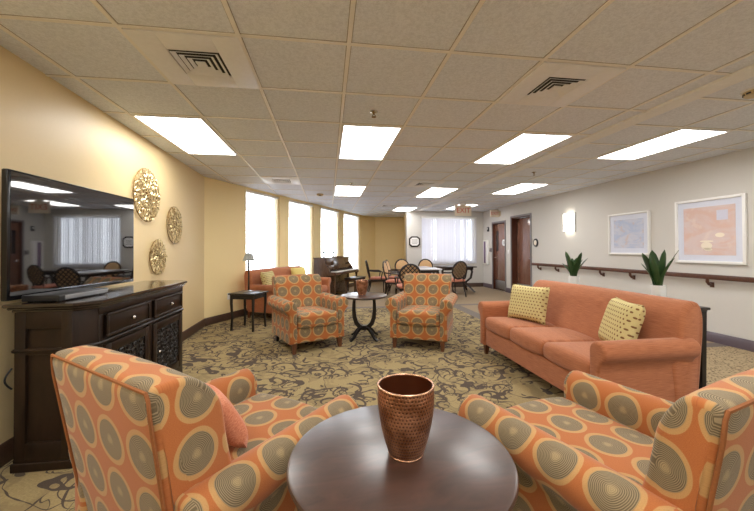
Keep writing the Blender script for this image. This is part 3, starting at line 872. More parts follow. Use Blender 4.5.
# ------------------------------------------------------------------ left wall: TV, discs
XL = lambda y: -1.825-.0326*(y-0.0)      # interior face of the left wall
def lw(y): return LW0[0]+(LW1[0]-LW0[0])*(y-LW0[1])/(LW1[1]-LW0[1])
rzl = math.atan2(LW0[1]-LW1[1], LW0[0]-LW1[0])       # local +X runs towards the camera end, local +Y into the room? checked below
DL = Vector((LW1[0]-LW0[0], LW1[1]-LW0[1])).normalized()
ROT_L = math.atan2(DL.y, DL.x)                        # +X along the wall away from camera, +Y = out of the room, -Y = into room
t = thing('television', 'large black flat television on the yellow wall above the dark cabinet', 'television', (-1.80, 2.80, .975), R(88.2))
bm = BM(); box(bm, (0, -.018, .3725), (1.20, .036, .75), .008); obj('bezel', bm, M['bezel'], t)
bm = BM(); box(bm, (0, -.0365, .379), (1.166, .003, .71)); obj('screen', bm, M['screen'], t)
bm = BM(); box(bm, (-.1, .045, .37), (.36, .10, .30), .004); obj('wall_mount', bm, M['plastic'], t)

def sunburst(r, y, z, label):
    t = thing('wall_disc', label, 'wall decoration', (lw(y), y, z), ROT_L, 'gold lattice wall discs')
    bm = BM(); ul = None; rnd = random.Random(int(r*1000))
    rr = .035
    while rr < r-.01:
        n = max(6, int(2*PI*rr/.030))
        for k in range(n):
            a = 2*PI*(k+.5*(int(rr/.03) % 2))/n+rnd.uniform(-.05, .05)
            tw = rnd.uniform(.4, 1.1)*(1 if k % 2 else -1)
            L, Wd = .023, .0108
            q_ = rr+rnd.uniform(-.006, .006); c = Vector((q_*math.cos(a), -.028-rnd.uniform(0, .01), q_*math.sin(a)))
            rad = Vector((math.cos(a+tw*.8), 0, math.sin(a+tw*.8))); tan_ = Vector((-rad.z, 0, rad.x)); ny = Vector((0, -1, 0))
            tilt = rnd.uniform(-.6, .6); tan_ = tan_*math.cos(tilt)+ny*math.sin(tilt)
            p = [c-rad*L, c+tan_*Wd, c+rad*L, c-tan_*Wd, c+ny*.006]
            v = [bm.verts.new(q) for q in p]; b_ = bm.verts.new(c-ny*.003)
            for i in range(4): bm.faces.new((v[i], v[(i+1) % 4], v[4])); bm.faces.new((v[i], v[(i+1) % 4], b_))
        rr += .026
    obj('petals', bm, M['goldmetal'], t, 10)
    bm = BM()
    for q in (.25, .5, .75, .97): tube(bm, [(r*q*math.cos(2*PI*i/40), -.018, r*q*math.sin(2*PI*i/40)) for i in range(40)], .0035, 6, closed=True)
    for k in range(8):
        a = PI*k/8; tube(bm, [(-r*.97*math.cos(a), -.018, -r*.97*math.sin(a)), (r*.97*math.cos(a), -.018, r*.97*math.sin(a))], .003, 6)
    for k in range(4):
        a = PI/4+PI/2*k; cyl(bm, (r*.5*math.cos(a), 0, r*.5*math.sin(a)), (r*.5*math.cos(a), -.018, r*.5*math.sin(a)), .004, seg=6)
    obj('backing_rings', bm, M['golddark'], t)
sunburst(.295, 4.02, 1.85, 'largest gold lattice disc, next to the television')
sunburst(.245, 4.76, 1.575, 'medium gold lattice disc nearest the wall corner')
sunburst(.205, 4.285, 1.175, 'smallest and lowest gold lattice disc, above the cabinet end')

# ------------------------------------------------------------------ media cabinet
def cabinet():
    t = thing('media_cabinet', 'dark wood media cabinet with two drawers and fretwork doors under the television', 'cabinet', (-1.58, 2.9, 0))
    x0, x1, y0, y1 = -.185, .185, -.67, .75      # body
    ca, cb = .075, .10                              # canted front corners
    def slab(bm, o, z0, z1, ed=.004):
        poly = [(x0-o, y0-o), (x1-ca+o*.6, y0-o), (x1+o, y0+cb-o*.6), (x1+o, y1-cb+o*.6), (x1-ca+o*.6, y1+o), (x0-o, y1+o)]
        n = len(poly); lv = []
        for z, q in ((z0, ed), (z0+ed, 0), (z1-ed, 0), (z1, ed)):
            lv.append([bm.verts.new((x*(1-q/.3), y*(1-q/.7), z)) for x, y in poly])
        for k in range(3):
            for i in range(n): bm.faces.new((lv[k][i], lv[k][(i+1) % n], lv[k+1][(i+1) % n], lv[k+1][i]))
        bm.faces.new(lv[0][::-1]); bm.faces.new(lv[3])
    bm = BM()
    slab(bm, -.012, .06, .915)                                                      # carcass
    for yy in (y0+cb+.02, y1-cb-.02, .04):
        box(bm, (x1-.012, yy, .49), (.03, .04 if yy != .04 else .06, .86), .003)           # front stiles
    for sy in (y0, y1):
        sg = 1 if sy > 0 else -1; an = math.atan2(cb, -ca*sg)
        box(bm, (x1-ca/2-.010, sy-sg*(cb/2+.007), .49), (math.hypot(ca, cb)-.004, .022, .86), .003, RZ(math.atan2(sg*-cb, ca)))
        for xx in (x0+.028, x1-ca-.028): box(bm, (xx, sy-sg*.008, .49), (.056, .03, .86), .003)
        for zz, hh in ((.115, .09), (.675, .03), (.86, .10)): box(bm, ((x0+x1-ca)/2, sy-sg*.008, zz), (x1-ca-x0-.10, .026, hh), .003)
    box(bm, (x1-.010, .04, .885), (.03, y1-y0-2*cb, .05), .003); box(bm, (x1-.010, .04, .115), (.03, y1-y0-2*cb, .09), .003)
    slab(bm, .011, .674, .696, .007)                                                # waist moulding
    obj('body', bm, M['blackwood'], t)
    bm = BM(); slab(bm, .012, 0, .05); slab(bm, .004, .05, .075); obj('plinth', bm, M['blackwood'], t)
    bm = BM(); slab(bm, .010, .904, .920, .005); slab(bm, .024, .920, .936, .006); slab(bm, .037, .935, .955, .005)
    obj('top', bm, M['cabtop'], t)
    for c in (-.258, .338):
        bm = BM(); box(bm, (x1+.004, c, .785), (.024, .50, .135), .004)
        for s in (-1, 1): box(bm, (x1+.018, c, .785+s*.0655), (.016, .53, .022), .007, None, 3); box(bm, (x1+.018, c+s*.252, .785), (.014, .022, .12), .006)
        d = obj('drawer', bm, M['blackwood'], t)
        bm = BM(); cyl(bm, (x1+.014, c, .785), (x1+.03, c, .785), .006, seg=10)
        bmesh.ops.create_uvsphere(bm, u_segments=14, v_segments=8, radius=.0135, matrix=Matrix.Translation((x1+.038, c, .785)))
        obj('knob', bm, M['chrome'], d)
        bm = BM(); w, z0, z1 = .53, .165, .665
        for s in (-1, 1): box(bm, (x1+.004, c+s*(w/2-.03), (z0+z1)/2), (.022, .06, z1-z0), .004)
        for zz in (z0+.03, z1-.03): box(bm, (x1+.004, c, zz), (.022, w-.12, .06), .004)
        dr = obj('door', bm, M['blackwood'], t)
        bm = BM(); box(bm, (x1-.002, c, (z0+z1)/2), (.004, w-.12, z1-z0-.12)); obj('backing', bm, M['latticeback'], dr)
        bm = BM(); nx, nz = 5, 4; sw, sh = (w-.12)/nx, (z1-z0-.12)/nz
        for i in range(nx):
            for j in range(nz):
                cy_, cz_ = c-(w-.12)/2+sw*(i+.5), z0+.06+sh*(j+.5); fl = 1 if (i+j) % 2 else -1
                for q in (0, PI):
                    pts = []
                    for k in range(15):
                        a = k/14*2.6*PI; rr = .044*(1-k/14*.72)
                        pts.append((x1+.004, cy_+fl*math.cos(q)*(-.004)+fl*rr*math.cos(a+q+PI/2), cz_+math.cos(q)*.022+rr*.62*math.sin(a+q+PI/2)))
                    tube(bm, pts, [.0052]*12+[.006, .007, .007], 5)
                tube(bm, [(x1+.003, cy_-sw/2, cz_-sh/2), (x1+.003, cy_, cz_), (x1+.003, cy_+sw/2, cz_+sh/2)], .004, 5)
                tube(bm, [(x1+.003, cy_-sw/2, cz_+sh/2), (x1+.003, cy_, cz_), (x1+.003, cy_+sw/2, cz_-sh/2)], .004, 5)
        obj('fretwork', bm, M['lattice'], dr)
        bm = BM(); ky = c-.215; cyl(bm, (x1+.014, ky, .43), (x1+.028, ky, .43), .005, seg=8)
        bmesh.ops.create_uvsphere(bm, u_segments=12, v_segments=8, radius=.012, matrix=Matrix.Translation((x1+.034, ky, .43)))
        obj('door_knob', bm, M['chrome'], dr)
    return t
cabinet()
t = thing('media_player', 'flat black disc player lying on the cabinet under the television', 'disc player', (-1.655, 2.47, .955), R(-4))
bm = BM(); box(bm, (0, 0, .022), (.21, .40, .036), .004); obj('case', bm, M['plastic'], t)
bm = BM(); box(bm, (.106, .02, .022), (.004, .36, .026), .001); obj('front_trim', bm, M['silver'], t)
bm = BM()
for sx in (-1, 1):
    for sy in (-1, 1): cyl(bm, (sx*.08, sy*.17, 0), (sx*.08, sy*.17, .005), .012, seg=10)
obj('feet', bm, M['plastic'], t)
bm = BM(); pts = []
for k in range(17):
    a = k/16
    pts.append((-1.805-.012*math.sin(a*PI), 2.262-.03*math.sin(a*PI), (.58-.12*a)+.05*math.sin(a*2*PI)*0))
tube(bm, pts, .005, 8)
tag(obj('power_cord', bm, M['plastic']), 'black cord looping out behind the left end of the dark cabinet', 'cord')

# ------------------------------------------------------------------ armchair
def taper_leg(bm, x, y, h, w0, w1, lean=(0, 0)):
    a = [bm.verts.new((x+sx*w0/2, y+sy*w0/2, h)) for sx, sy in ((-1, -1), (1, -1), (1, 1), (-1, 1))]
    b = [bm.verts.new((x+lean[0]+sx*w1/2, y+lean[1]+sy*w1/2, 0)) for sx, sy in ((-1, -1), (1, -1), (1, 1), (-1, 1))]
    for i in range(4): bm.faces.new((a[i], a[(i+1) % 4], b[(i+1) % 4], b[i]))
    bm.faces.new(a); bm.faces.new(b[::-1])

def arm_profile(s, inner, roll_c, roll_r, base, top_z):
    """cross-section (x,z) of a scroll arm on side s"""
    pts = [(inner, base), (inner, roll_c[1]-.03)]
    pts += arc(roll_c[0], roll_c[1], roll_r, 175, -62, 14)
    pts += [(roll_c[0]+.012, roll_c[1]-roll_r-.035), (roll_c[0]+.012, base)]
    return [(s*x, z) for x, z in pts]

def armchair(label, loc, rz, group, scale=1.0, T=.885, AZ=.63, th=.02):
    t = thing('armchair', label, 'armchair', loc, rz, group, scale)
    F = M['fabric']
    # base: front rail, under-seat box
    bm = BM(); prof = rounded([(-.375, .125), (.33, .125), (.33, .30), (-.375, .30)], [.012, .01, .01, .03], 4)
    loft(bm, prof, soft(-.275, .275, .006, 0, 6), 'x', (.086, .04)); obj('seat_base', bm, F, t)
    # cushion
    bm = BM(); prof = rounded([(-.40, .305), (.20, .305), (.20, .455), (-.40, .47)], [.04, .03, .04, .05], 5)
    loft(bm, prof, soft(-.268, .268, .035, .014, 10), 'x', (.086, .02)); cu = obj('seat_cushion', bm, F, t)
    # back: raked slab with rolled top
    def bp(w): return rounded([(.36, .13), (.478, T-.03), (.465, T), (.36+th*.5, T+.004), (.262+th, T-.085), (.235+th, .64), (.175+th, .44), (.20+th, .13)],
                              [.01, .03, .03, .08, .10, .2, .04, .02], 6)
    def cone(v):
        f = .965+.075*max(0, min(1, (v.z-.30)/.55)); v.x *= f; return v
    bm = BM(); loft(bm, bp(0), soft(-.325, .325, .018, .008, 10), 'x', (-.01, .03), deform=cone, capoff=(.095, .108)); bk = obj('backrest', bm, F, t)
    bm = BM()
    pts = [cone(Vector((s, y, z))) for s, y, z in ([(-.321, .362, .16), (-.321, .417, .48), (-.321, .470, T-.08), (-.318, .474, T-.03)]
           + [(-.31+.62*k/8, .476, T-.012) for k in range(9)] + [(.318, .474, T-.03), (.321, .470, T-.08), (.321, .417, .48), (.321, .362, .16)])]
    tube(bm, pts, .0055, 6); obj('piping', bm, M['welt'], bk)
    for s in (-1, 1):
        ap = arm_profile(s, .272, (.348, AZ-.075), .078, .125, AZ)
        def slope(v):
            k = max(0, (v.z-.45)/.18); v.z -= .0*k; v.x += s*.0; return v
        bm = BM(); loft(bm, ap, soft(-.385, .405, .022, 0, 8), 'y', (.0, .05), capoff=(.0, .02)); obj('arm', bm, F, t)
    for sx in (-1, 1):
        bm = BM(); taper_leg(bm, sx*.30, -.335, .13, .062, .036, (sx*.004, -.012)); obj('leg', bm, M['legwood'], t)
        bm = BM(); taper_leg(bm, sx*.29, .335, .13, .056, .034, (sx*.004, .03)); obj('leg', bm, M['blackleg'], t)
    return t
GA = 'orange circle-patterned armchairs'
ch = armchair('circle-patterned orange armchair in front of the far coral sofa, left of the small table', (-.275, 4.66, 0), R(24.5), GA)
dup(ch, (1.265, 4.50, 0), R(-26), 'circle-patterned orange armchair right of the small pedestal table, before the dining tables', GA)
cn = armchair('circle-patterned orange armchair beside the dark cabinet, turned away, holding a coral pillow', (-.418, 1.537, 0), R(141), GA, 1.0, .90, .58, .0)
armchair('circle-patterned orange armchair in front of the coral sofa, right of the copper vase table', (1.092, 1.237, 0), R(-163), GA, 1.015, .875, .585, .075)

# ------------------------------------------------------------------ coral sofas
def sofa(label, loc, rz, group):
    t = thing('sofa', label, 'sofa', loc, rz, group); F = M['coral']; t.scale = (1, .9, 1)
    W = .965                                        # half length at arm outside
    bm = BM(); prof = rounded([(-.43, .115), (.36, .115), (.36, .31), (-.43, .31)], [.012, .01, .01, .02], 4)
    loft(bm, prof, soft(-.83, .83, .006, 0, 8), 'x'); obj('seat_base', bm, F, t)
    for k in (-1, 0, 1):
        bm = BM(); prof = rounded([(-.455, .315), (.18, .315), (.18, .44), (-.455, .455)], [.045, .03, .04, .06], 5)
        loft(bm, prof, soft(k*.55-.273, k*.55+.273, .035, .014, 8), 'x'); obj('seat_cushion', bm, F, t)
    bp = rounded([(.40, .13), (.475, .79), (.455, .865), (.36, .875), (.285, .80), (.24, .62), (.165, .43), (.20, .13)], [.01, .06, .05, .06, .08, .2, .04, .02], 6)
    def slant(v):
        k = max(0, (v.z-.60)/.27); lim = .93-.026*k**2
        if abs(v.x) > .70: v.x = math.copysign(.70+(abs(v.x)-.70)*(lim-.70)/.23, v.x)
        return v
    bm = BM(); loft(bm, bp, soft(-.93, .93, .03, .008, 14), 'x', deform=slant); obj('backrest', bm, F, t)
    for s in (-1, 1):
        ap = arm_profile(s, .832, (.905, .545), .074, .115, .62)
        bm = BM(); loft(bm, ap, soft(-.47, .37, .02, 0, 8), 'y'); obj('arm', bm, F, t)
    for sx in (-1, 1):
        for y, ln in ((-.40, -.008), (.36, .02)):
            bm = BM(); taper_leg(bm, sx*.87, y, .12, .06, .038, (0, ln)); obj('leg', bm, M['legwood'], t)
    return t
GS = 'coral three-seat sofas'
so = sofa('coral three-seat sofa along the right side, before the console table with plants', (2.235, 3.02, 0), R(-90), GS)
dup(so, (-.745, 7.235, 0), rzw, 'coral sofa under the angled windows, behind the armchairs', GS)

def pillow(label, mat, w, h, th, loc, rx, rz, name='throw_pillow', piping=None):
    bm = pillow_bm(w, h, th)
    o = obj(name, bm, mat, None, 60); o.location = loc; o.rotation_euler = (R(rx), 0, R(rz))
    tag(o, label, 'pillow', 'throw pillows'); return o
pillow('yellow dotted pillow at the far end of the near coral sofa', M['dots'], .48, .40, .15, (2.16, 3.54, .452), -14, -68)
pillow('yellow dotted pillow leaning on the near arm of the coral sofa', M['dots'], .48, .40, .15, (2.27, 2.49, .455), -18, -112)
pillow('coral satin pillow on the armchair beside the dark cabinet', M['coralpillow'], .28, .23, .10, (-.39, 1.525, .485), -30, 122)
sd = lambda a, b: (WW0.x+WD.x*a+WN.x*b, WW0.y+WD.y*a+WN.y*b)
p = sd(1.05, .55); pillow('yellow dotted pillow on the left end of the far coral sofa', M['dots'], .42, .40, .14, (p[0], p[1], .458), -16, math.degrees(rzw)+8)
p = sd(2.15, .52); pillow('plain yellow pillow on the right part of the far coral sofa', M['lime'], .44, .42, .14, (p[0], p[1], .458), -16, math.degrees(rzw)-8)

# ------------------------------------------------------------------ console with plants behind the sofa
t = thing('console_table', 'narrow dark console table behind the near coral sofa', 'console table', (2.965, 3.31, 0))
bm = BM(); box(bm, (0, 0, .752), (.30, 1.80, .022), .005); box(bm, (0, 0, .735), (.275, 1.77, .014), .004); obj('top', bm, M['blackleg'], t)
bm = BM()
for s in (-1, 1): box(bm, (s*.11, 0, .685), (.02, 1.66, .09), .002); box(bm, (0, s*.85, .685), (.20, .02, .09), .002)
obj('apron', bm, M['blackleg'], t)
for sx in (-1, 1):
    for sy in (-1, 1):
        bm = BM(); taper_leg(bm, sx*.115, sy*.85, .73, .052, .036); obj('leg', bm, M['blackleg'], t)

def agave(label, loc, seed, leaves):
    t = thing('potted_plant', label, 'plant', loc, 0, 'potted plants on the console')
    bm = BM(); lathe(bm, [(0, 0), (.050, 0), (.056, .004), (.060, .150), (.060, .156), (.052, .156), (.051, .135), (0, .135)], 28); obj('pot', bm, M['ceramic'], t)
    bm = BM(); lathe(bm, [(0, .142), (.03, .141), (.051, .138)], 20); obj('soil', bm, M['soil'], t)
    for az, lean, L, w in leaves:
        bm = BM(); n = 9; d = Vector((math.cos(R(az)), math.sin(R(az)), 0)); sd_ = Vector((-d.y, d.x, 0)); rows = []
        for k in range(n+1):
            u = k/n; rad = .012+lean*L*(u**1.4); z = .138+L*(u-.16*lean*u*u*1.6)
            c = d*rad+Vector((0, 0, z)); ww = w*(.55+1.5*u)*(1-u)**.62 if u < 1 else 0
            ww = max(ww*1.3, .0006); fold = ww*.35
            rows.append([c-sd_*ww+d*(-fold)*.0, c+d*(fold)*.8, c+sd_*ww])
        fr = [[bm.verts.new(q) for q in r] for r in rows]; bk = [[bm.verts.new(q+d*.003) for q in r] for r in rows]
        for k in range(n):
            for q in range(2):
                bm.faces.new((fr[k][q], fr[k][q+1], fr[k+1][q+1], fr[k+1][q])); bm.faces.new((bk[k][q], bk[k+1][q], bk[k+1][q+1], bk[k][q+1]))
            for q in (0, 2): bm.faces.new((fr[k][q], fr[k+1][q], bk[k+1][q], bk[k][q]))
        obj('leaf', bm, M['leaf'], t, 60)
agave('compact potted plant with broad upright leaves on the far half of the console', (2.96, 3.80, .763), 1,
      [(100, .30, .34, .038), (-80, .30, .33, .038), (170, .22, .31, .04), (20, .2, .25, .036), (60, .42, .26, .03), (-50, .5, .27, .03), (200, .12, .22, .04), (-110, .55, .22, .028), (120, .6, .2, .026), (-20, .35, .24, .03)])
agave('spiky potted plant with thin curving side leaves on the near half of the console', (2.96, 2.72, .763), 2,
      [(100, .36, .34, .046), (80, .16, .35, .046), (-80, .12, .35, .044), (170, .15, .30, .046), (-60, .36, .37, .010), (-85, .42, .30, .012), (-100, .46, .25, .013), (60, .5, .26, .03), (-30, .3, .26, .026), (130, .45, .24, .028)])

# ------------------------------------------------------------------ round tables and copper vases
def round_table(label, loc, rz, r, h, topmat):
    t = thing('pedestal_table', label, 'table', loc, rz, 'round lyre-pedestal tables')
    bm = BM(); lathe(bm, [(0, h), (r-.012, h), (r-.003, h-.004), (r, h-.012), (r-.004, h-.022), (r-.02, h-.028), (r-.03, h-.034), (0, h-.034)], 72); obj('tabletop', bm, topmat, t)
    bm = BM(); k = h/.62
    for q in (0, 1):
        c, s = (1, 0) if q == 0 else (0, 1)
        for sg in (-1, 1):
            pts = []
            for x, z in ((.135, .60), (.142, .52), (.145, .42), (.135, .32), (.11, .24), (.06, .185), (.0, .165)): pts.append((sg*x*c, sg*x*s, z*k-.015))
            if q == 0: ribbon(bm, pts, .055, [.038, .042, .050, .056, .058, .058, .058], (s, c, 0))
    obj('lyre_support', bm, M['blackleg'], t)
    bm = BM(); cyl(bm, (0, 0, .13*k), (0, 0, .20*k-.01), .042, seg=20); box(bm, (0, 0, h-.044), (.36, .07, .02), .004); obj('hub', bm, M['blackleg'], t)
    for a in (45, 135, 225, 315):
        d = Vector((math.cos(R(a)), math.sin(R(a)), 0)); bm = BM()
        pts = [d*.02+Vector((0, 0, .165*k)), d*.09+Vector((0, 0, .15*k)), d*.15+Vector((0, 0, .10*k)), d*.20+Vector((0, 0, .045*k)), d*.255+Vector((0, 0, .014))]
        ribbon(bm, pts, .036, [.034, .032, .028, .024, .026], (-d.y, d.x, 0)); obj('foot', bm, M['blackleg'], t)
    return t
NT_C = (.22, 1.055); NT_H = .626
round_table('round dark mahogany table in the foreground holding the large copper vase', (NT_C[0], NT_C[1], 0), R(8), .343, NT_H, M['mahogany'])
round_table('small round dark pedestal table between the two far armchairs', (.50, 4.80, 0), R(-8), .325, .615, M['mahogany'])

def vase(label, loc, s):
    t = thing('copper_vase', label, 'vase', loc, 0, 'hammered copper vases', s)
    prof = [(0, 0), (.054, 0), (.058, .004), (.061, .012), (.0735, .05), (.0845, .095), (.092, .14), (.0955, .18), (.0955, .205), (.0935, .228)]
    bm = BM(); lathe(bm, prof, 48, uv=True); obj('vase_body', bm, M['copper'], t, 60)
    bm = BM(); lathe(bm, [(.0915, .228), (.092, .20), (.0915, .18), (.088, .14), (.080, .095), (.069, .05), (.054, .012), (0, .010)], 48); obj('inner_wall', bm, M['copperin'], t, 60)
    bm = BM(); tube(bm, [(.0930*math.cos(2*PI*i/56), .0930*math.sin(2*PI*i/56), .229) for i in range(56)], .0040, 8, closed=True); obj('rim', bm, M['copperrim'], t, 60)
    bm = BM(); tube(bm, [(.0565*math.cos(2*PI*i/48), .0565*math.sin(2*PI*i/48), .0045) for i in range(48)], .0042, 8, closed=True); obj('foot_ring', bm, M['copperrim'], t, 60)
vase('large hammered copper vase on the foreground round table', (.238, 1.05, NT_H), .92)
vase('small copper vase on the pedestal table between the far armchairs', (.47, 4.80, .615), .88)

# ------------------------------------------------------------------ end table with lamp
t = thing('end_table', 'small dark end table at the left end of the far sofa', 'end table', (-1.25, 5.70, 0), R(-20.5))
bm = BM(); box(bm, (0, 0, .568), (.45, .43, .022), .004); obj('tabletop', bm, M['blackleg'], t)
bm = BM()
for s in (-1, 1): box(bm, (0, s*.175, .522), (.35, .018, .07), .002); box(bm, (s*.185, 0, .522), (.018, .33, .07), .002)
obj('apron', bm, M['blackleg'], t)
for sx in (-1, 1):
    for sy in (-1, 1):
        bm = BM(); pts = [(sx*.185, sy*.175, .557), (sx*.188, sy*.178, .42), (sx*.178, sy*.168, .2), (sx*.188, sy*.178, 0)]
        ribbon(bm, pts, [.034, .03, .024, .026], [.034, .03, .024, .026], (0, 1, 0)); obj('leg', bm, M['blackleg'], t)
t = thing('table_lamp', 'slim table lamp with small grey tapered shade on the end table', 'lamp', (-1.26, 5.74, .579))
bm = BM(); lathe(bm, [(0, 0), (.065, 0), (.065, .008), (.05, .018), (.02, .026), (0, .028)], 24); obj('base', bm, M['steel'], t)
bm = BM(); cyl(bm, (0, 0, .02), (0, 0, .56), .013, .011, 12); obj('stem', bm, M['blackleg'], t)
bm = BM(); lathe(bm, [(.095, .50), (.045, .62), (.042, .62), (.092, .50)], 28); obj('lamp_shade', bm, M['lampshade'], t)

# ------------------------------------------------------------------ piano and bench
PO = Vector((-.415, 8.99)); PM = PO+WD*.74+WN*.06
t = thing('piano', 'dark walnut upright piano under the angled windows, right of the far sofa', 'piano', (PM.x, PM.y, 0), rzw, None, 1.03)
bm = BM(); PH = 1.0
for s in (-1, 1): box(bm, (s*.72, -.16, .50), (.035, .31, PH-.03), .004)
box(bm, (0, -.02, .50), (1.41, .03, PH-.04)); box(bm, (0, -.29, .33), (1.41, .03, .50), .004); box(bm, (0, -.16, .06), (1.41, .28, .08))
obj('case', bm, M['pianowood'], t)
bm = BM(); box(bm, (0, -.165, PH-.005), (1.50, .35, .022), .006); obj('lid', bm, M['pianowood'], t)
for s in (-1, 1):
    bm = BM(); prof = [(-.31, .56), (-.60, .56), (-.615, .58), (-.615, .625), (-.59, .645), (-.46, .65), (-.41, .74), (-.35, .84), (-.31, .86)]
    a = [bm.verts.new((s*.72-.02, y, z)) for y, z in prof]; b = [bm.verts.new((s*.72+.02, y, z)) for y, z in prof]
    for i in range(len(prof)): j = (i+1) % len(prof); bm.faces.new((a[i], a[j], b[j], b[i]))
    bm.faces.new(a); bm.faces.new(b[::-1]); obj('cheek', bm, M['pianowood'], t)
    bm = BM(); lathe(bm, [(0, 0), (.034, 0), (.034, .03), (.022, .06), (.030, .20), (.036, .34), (.024, .50), (.036, .54), (.036, .58), (0, .58)], 16, (s*.69, -.56, 0)); obj('leg', bm, M['pianowood'], t)
bm = BM(); box(bm, (0, -.45, .60), (1.40, .30, .05), .004); box(bm, (0, -.60, .615), (1.40, .025, .05), .004); obj('key_bed', bm, M['pianowood'], t)
bm = BM()
for i in range(52): box(bm, (-.62+1.24*(i+.5)/52, -.505, .655), (.0225, .16, .025), .001, None, 1)
obj('white_keys', bm, M['ivory'], t)
bm = BM()
for i in range(51):
    if i % 7 in (0, 2, 3, 5, 6): box(bm, (-.62+1.24*(i+1)/52, -.47, .674), (.012, .095, .018))
obj('black_keys', bm, M['plastic'], t)
bm = BM(); box(bm, (0, -.375, .745), (1.40, .03, .13), .004, RX(0)); obj('fallboard', bm, M['pianowood'], t)
bm = BM(); box(bm, (0, 0, 0), (.70, .018, .24), .004, RX(R(-14))); bmesh.ops.translate(bm, verts=bm.verts[:], vec=(0, -.335, .91)); box(bm, (0, -.37, .80), (.76, .05, .016), .003)
obj('music_desk', bm, M['pianowood'], t)
bm = BM(); box(bm, (0, -.325, .90), (1.40, .02, .20), .003); obj('front_panel', bm, M['pianowood'], t)
for x in (-.07, 0, .07):
    bm = BM(); tube(bm, [(x, -.29, .075), (x, -.36, .06), (x, -.41, .045)], [.008, .012, .016], 8, .5); obj('pedal', bm, M['golddark'], t)
p = PM+WD*.10+WN*.80
t = thing('piano_bench', 'low dark bench in front of the piano keys', 'bench', (p.x, p.y, 0), rzw)
bm = BM(); box(bm, (0, 0, .47), (.74, .34, .04), .012); obj('seat', bm, M['blackleg'], t)
bm = BM(); box(bm, (0, 0, .42), (.68, .29, .06), .003); obj('apron', bm, M['pianowood'], t)
for sx in (-1, 1):
    for sy in (-1, 1): bm = BM(); taper_leg(bm, sx*.32, sy*.125, .45, .05, .034); obj('leg', bm, M['pianowood'], t)
for k, (a, lab) in enumerate(((-.42, 'small dark candlestick on the piano lid, left one'), (.14, 'small dark candlestick on the piano lid, right one behind the music desk'))):
    p = PM+WD*a+WN*.12
    t = thing('candlestick', lab, 'candlestick', (p.x, p.y, (PH+.0078)*1.03), 0, 'candlesticks on the piano', 1.25)
    bm = BM(); lathe(bm, [(0, 0), (.03, 0), (.03, .006), (.01, .02), (.008, .07), (.012, .08), (0, .08)], 16); obj('base', bm, M['blackleg'], t)
    bm = BM(); bmesh.ops.create_uvsphere(bm, u_segments=14, v_segments=8, radius=.026, matrix=Matrix.Translation((0, 0, .10))); obj('holder', bm, M['blackleg'], t)

# ------------------------------------------------------------------ dining group
def dining_chair(label, loc, rz, group):
    """oval-backed dining armchair, faces local -Y"""
    t = thing('dining_chair', label, 'dining chair', loc, rz, group); Wd = M['chairwood']
    bm = BM(); prof = rounded([(-.24, .42), (.22, .42), (.22, .475), (-.24, .485)], [.02, .02, .025, .03], 4)
    loft(bm, prof, soft(-.24, .24, .025, .012, 6), 'x'); obj('seat', bm, M['rose'], t)
    bm = BM()
    for s in (-1, 1): box(bm, (s*.215, -.01, .40), (.03, .44, .055), .004); box(bm, (0, s*.21-.01, .40), (.40, .03, .055), .004)
    obj('seat_frame', bm, Wd, t)
    rake = lambda z: .215+(z-.47)*.20
    cz = .735; ry = .235; rzz = .235
    bm = BM(); pts = []
    for i in range(36):
        a = 2*PI*i/36; z = cz+rzz*math.sin(a); pts.append((ry*math.cos(a), rake(z), z))
    tube(bm, pts, .021, 8, closed=True)
    for s in (-1, 1): tube(bm, [(s*.15, .205, .40), (s*.15, rake(.50), .50), (s*.155, rake(.56), .56)], .018, 8)
    obj('back_frame', bm, Wd, t)
    bm = BM(); n = 32; f = [bm.verts.new((.9*ry*math.cos(2*PI*i/n), rake(cz+.9*rzz*math.sin(2*PI*i/n))-.012, cz+.9*rzz*math.sin(2*PI*i/n))) for i in range(n)]
    c = bm.verts.new((0, rake(cz)-.035, cz)); m = [bm.verts.new((.6*ry*math.cos(2*PI*i/n), rake(cz+.6*rzz*math.sin(2*PI*i/n))-.03, cz+.6*rzz*math.sin(2*PI*i/n))) for i in range(n)]
    b = [bm.verts.new((.9*ry*math.cos(2*PI*i/n), rake(cz+.9*rzz*math.sin(2*PI*i/n))+.004, cz+.9*rzz*math.sin(2*PI*i/n))) for i in range(n)]
    for i in range(n):
        j = (i+1) % n; bm.faces.new((f[i], f[j], m[j], m[i])); bm.faces.new((m[i], m[j], c)); bm.faces.new((f[i], f[j], b[j], b[i]))
    bm.faces.new(b); obj('back_pad', bm, M['tan'], t, 60, uvbox=True)
    bm = BM()
    for k in range(-3, 4):
        for sg in (-1, 1):
            o = k*.088; L = math.sqrt(max(0, .215**2-(o*.707*1.0)**2)); d = Vector((.707, .707*sg)); nn = Vector((-.707*sg, .707)); q = nn*o*.8
            if L < .05: continue
            pts = []
            for u in (-1, -.5, 0, .5, 1):
                w = q+d*L*u; pts.append((w.x, rake(cz+w.y)+.016, cz+w.y))
            tube(bm, pts, .011, 6)
    obj('back_lattice', bm, Wd, t)
    for s in (-1, 1):
        bm = BM(); tube(bm, [(s*.215, rake(.68), .68), (s*.26, .10, .665), (s*.27, -.08, .66), (s*.265, -.14, .645), (s*.255, -.12, .55), (s*.235, -.10, .42)], [.016, .018, .02, .02, .017, .016], 8)
        obj('arm', bm, Wd, t)
        bm = BM(); tube(bm, [(s*.215, -.215, .40), (s*.222, -.235, .30), (s*.212, -.225, .12), (s*.218, -.235, 0)], [.024, .022, .016, .018], 8); obj('leg', bm, Wd, t)
        bm = BM(); tube(bm, [(s*.19, .20, .40), (s*.19, .215, .22), (s*.195, .285, 0)], [.022, .020, .016], 8); obj('leg', bm, Wd, t)
    return t
GD = 'oval-backed dining chairs'
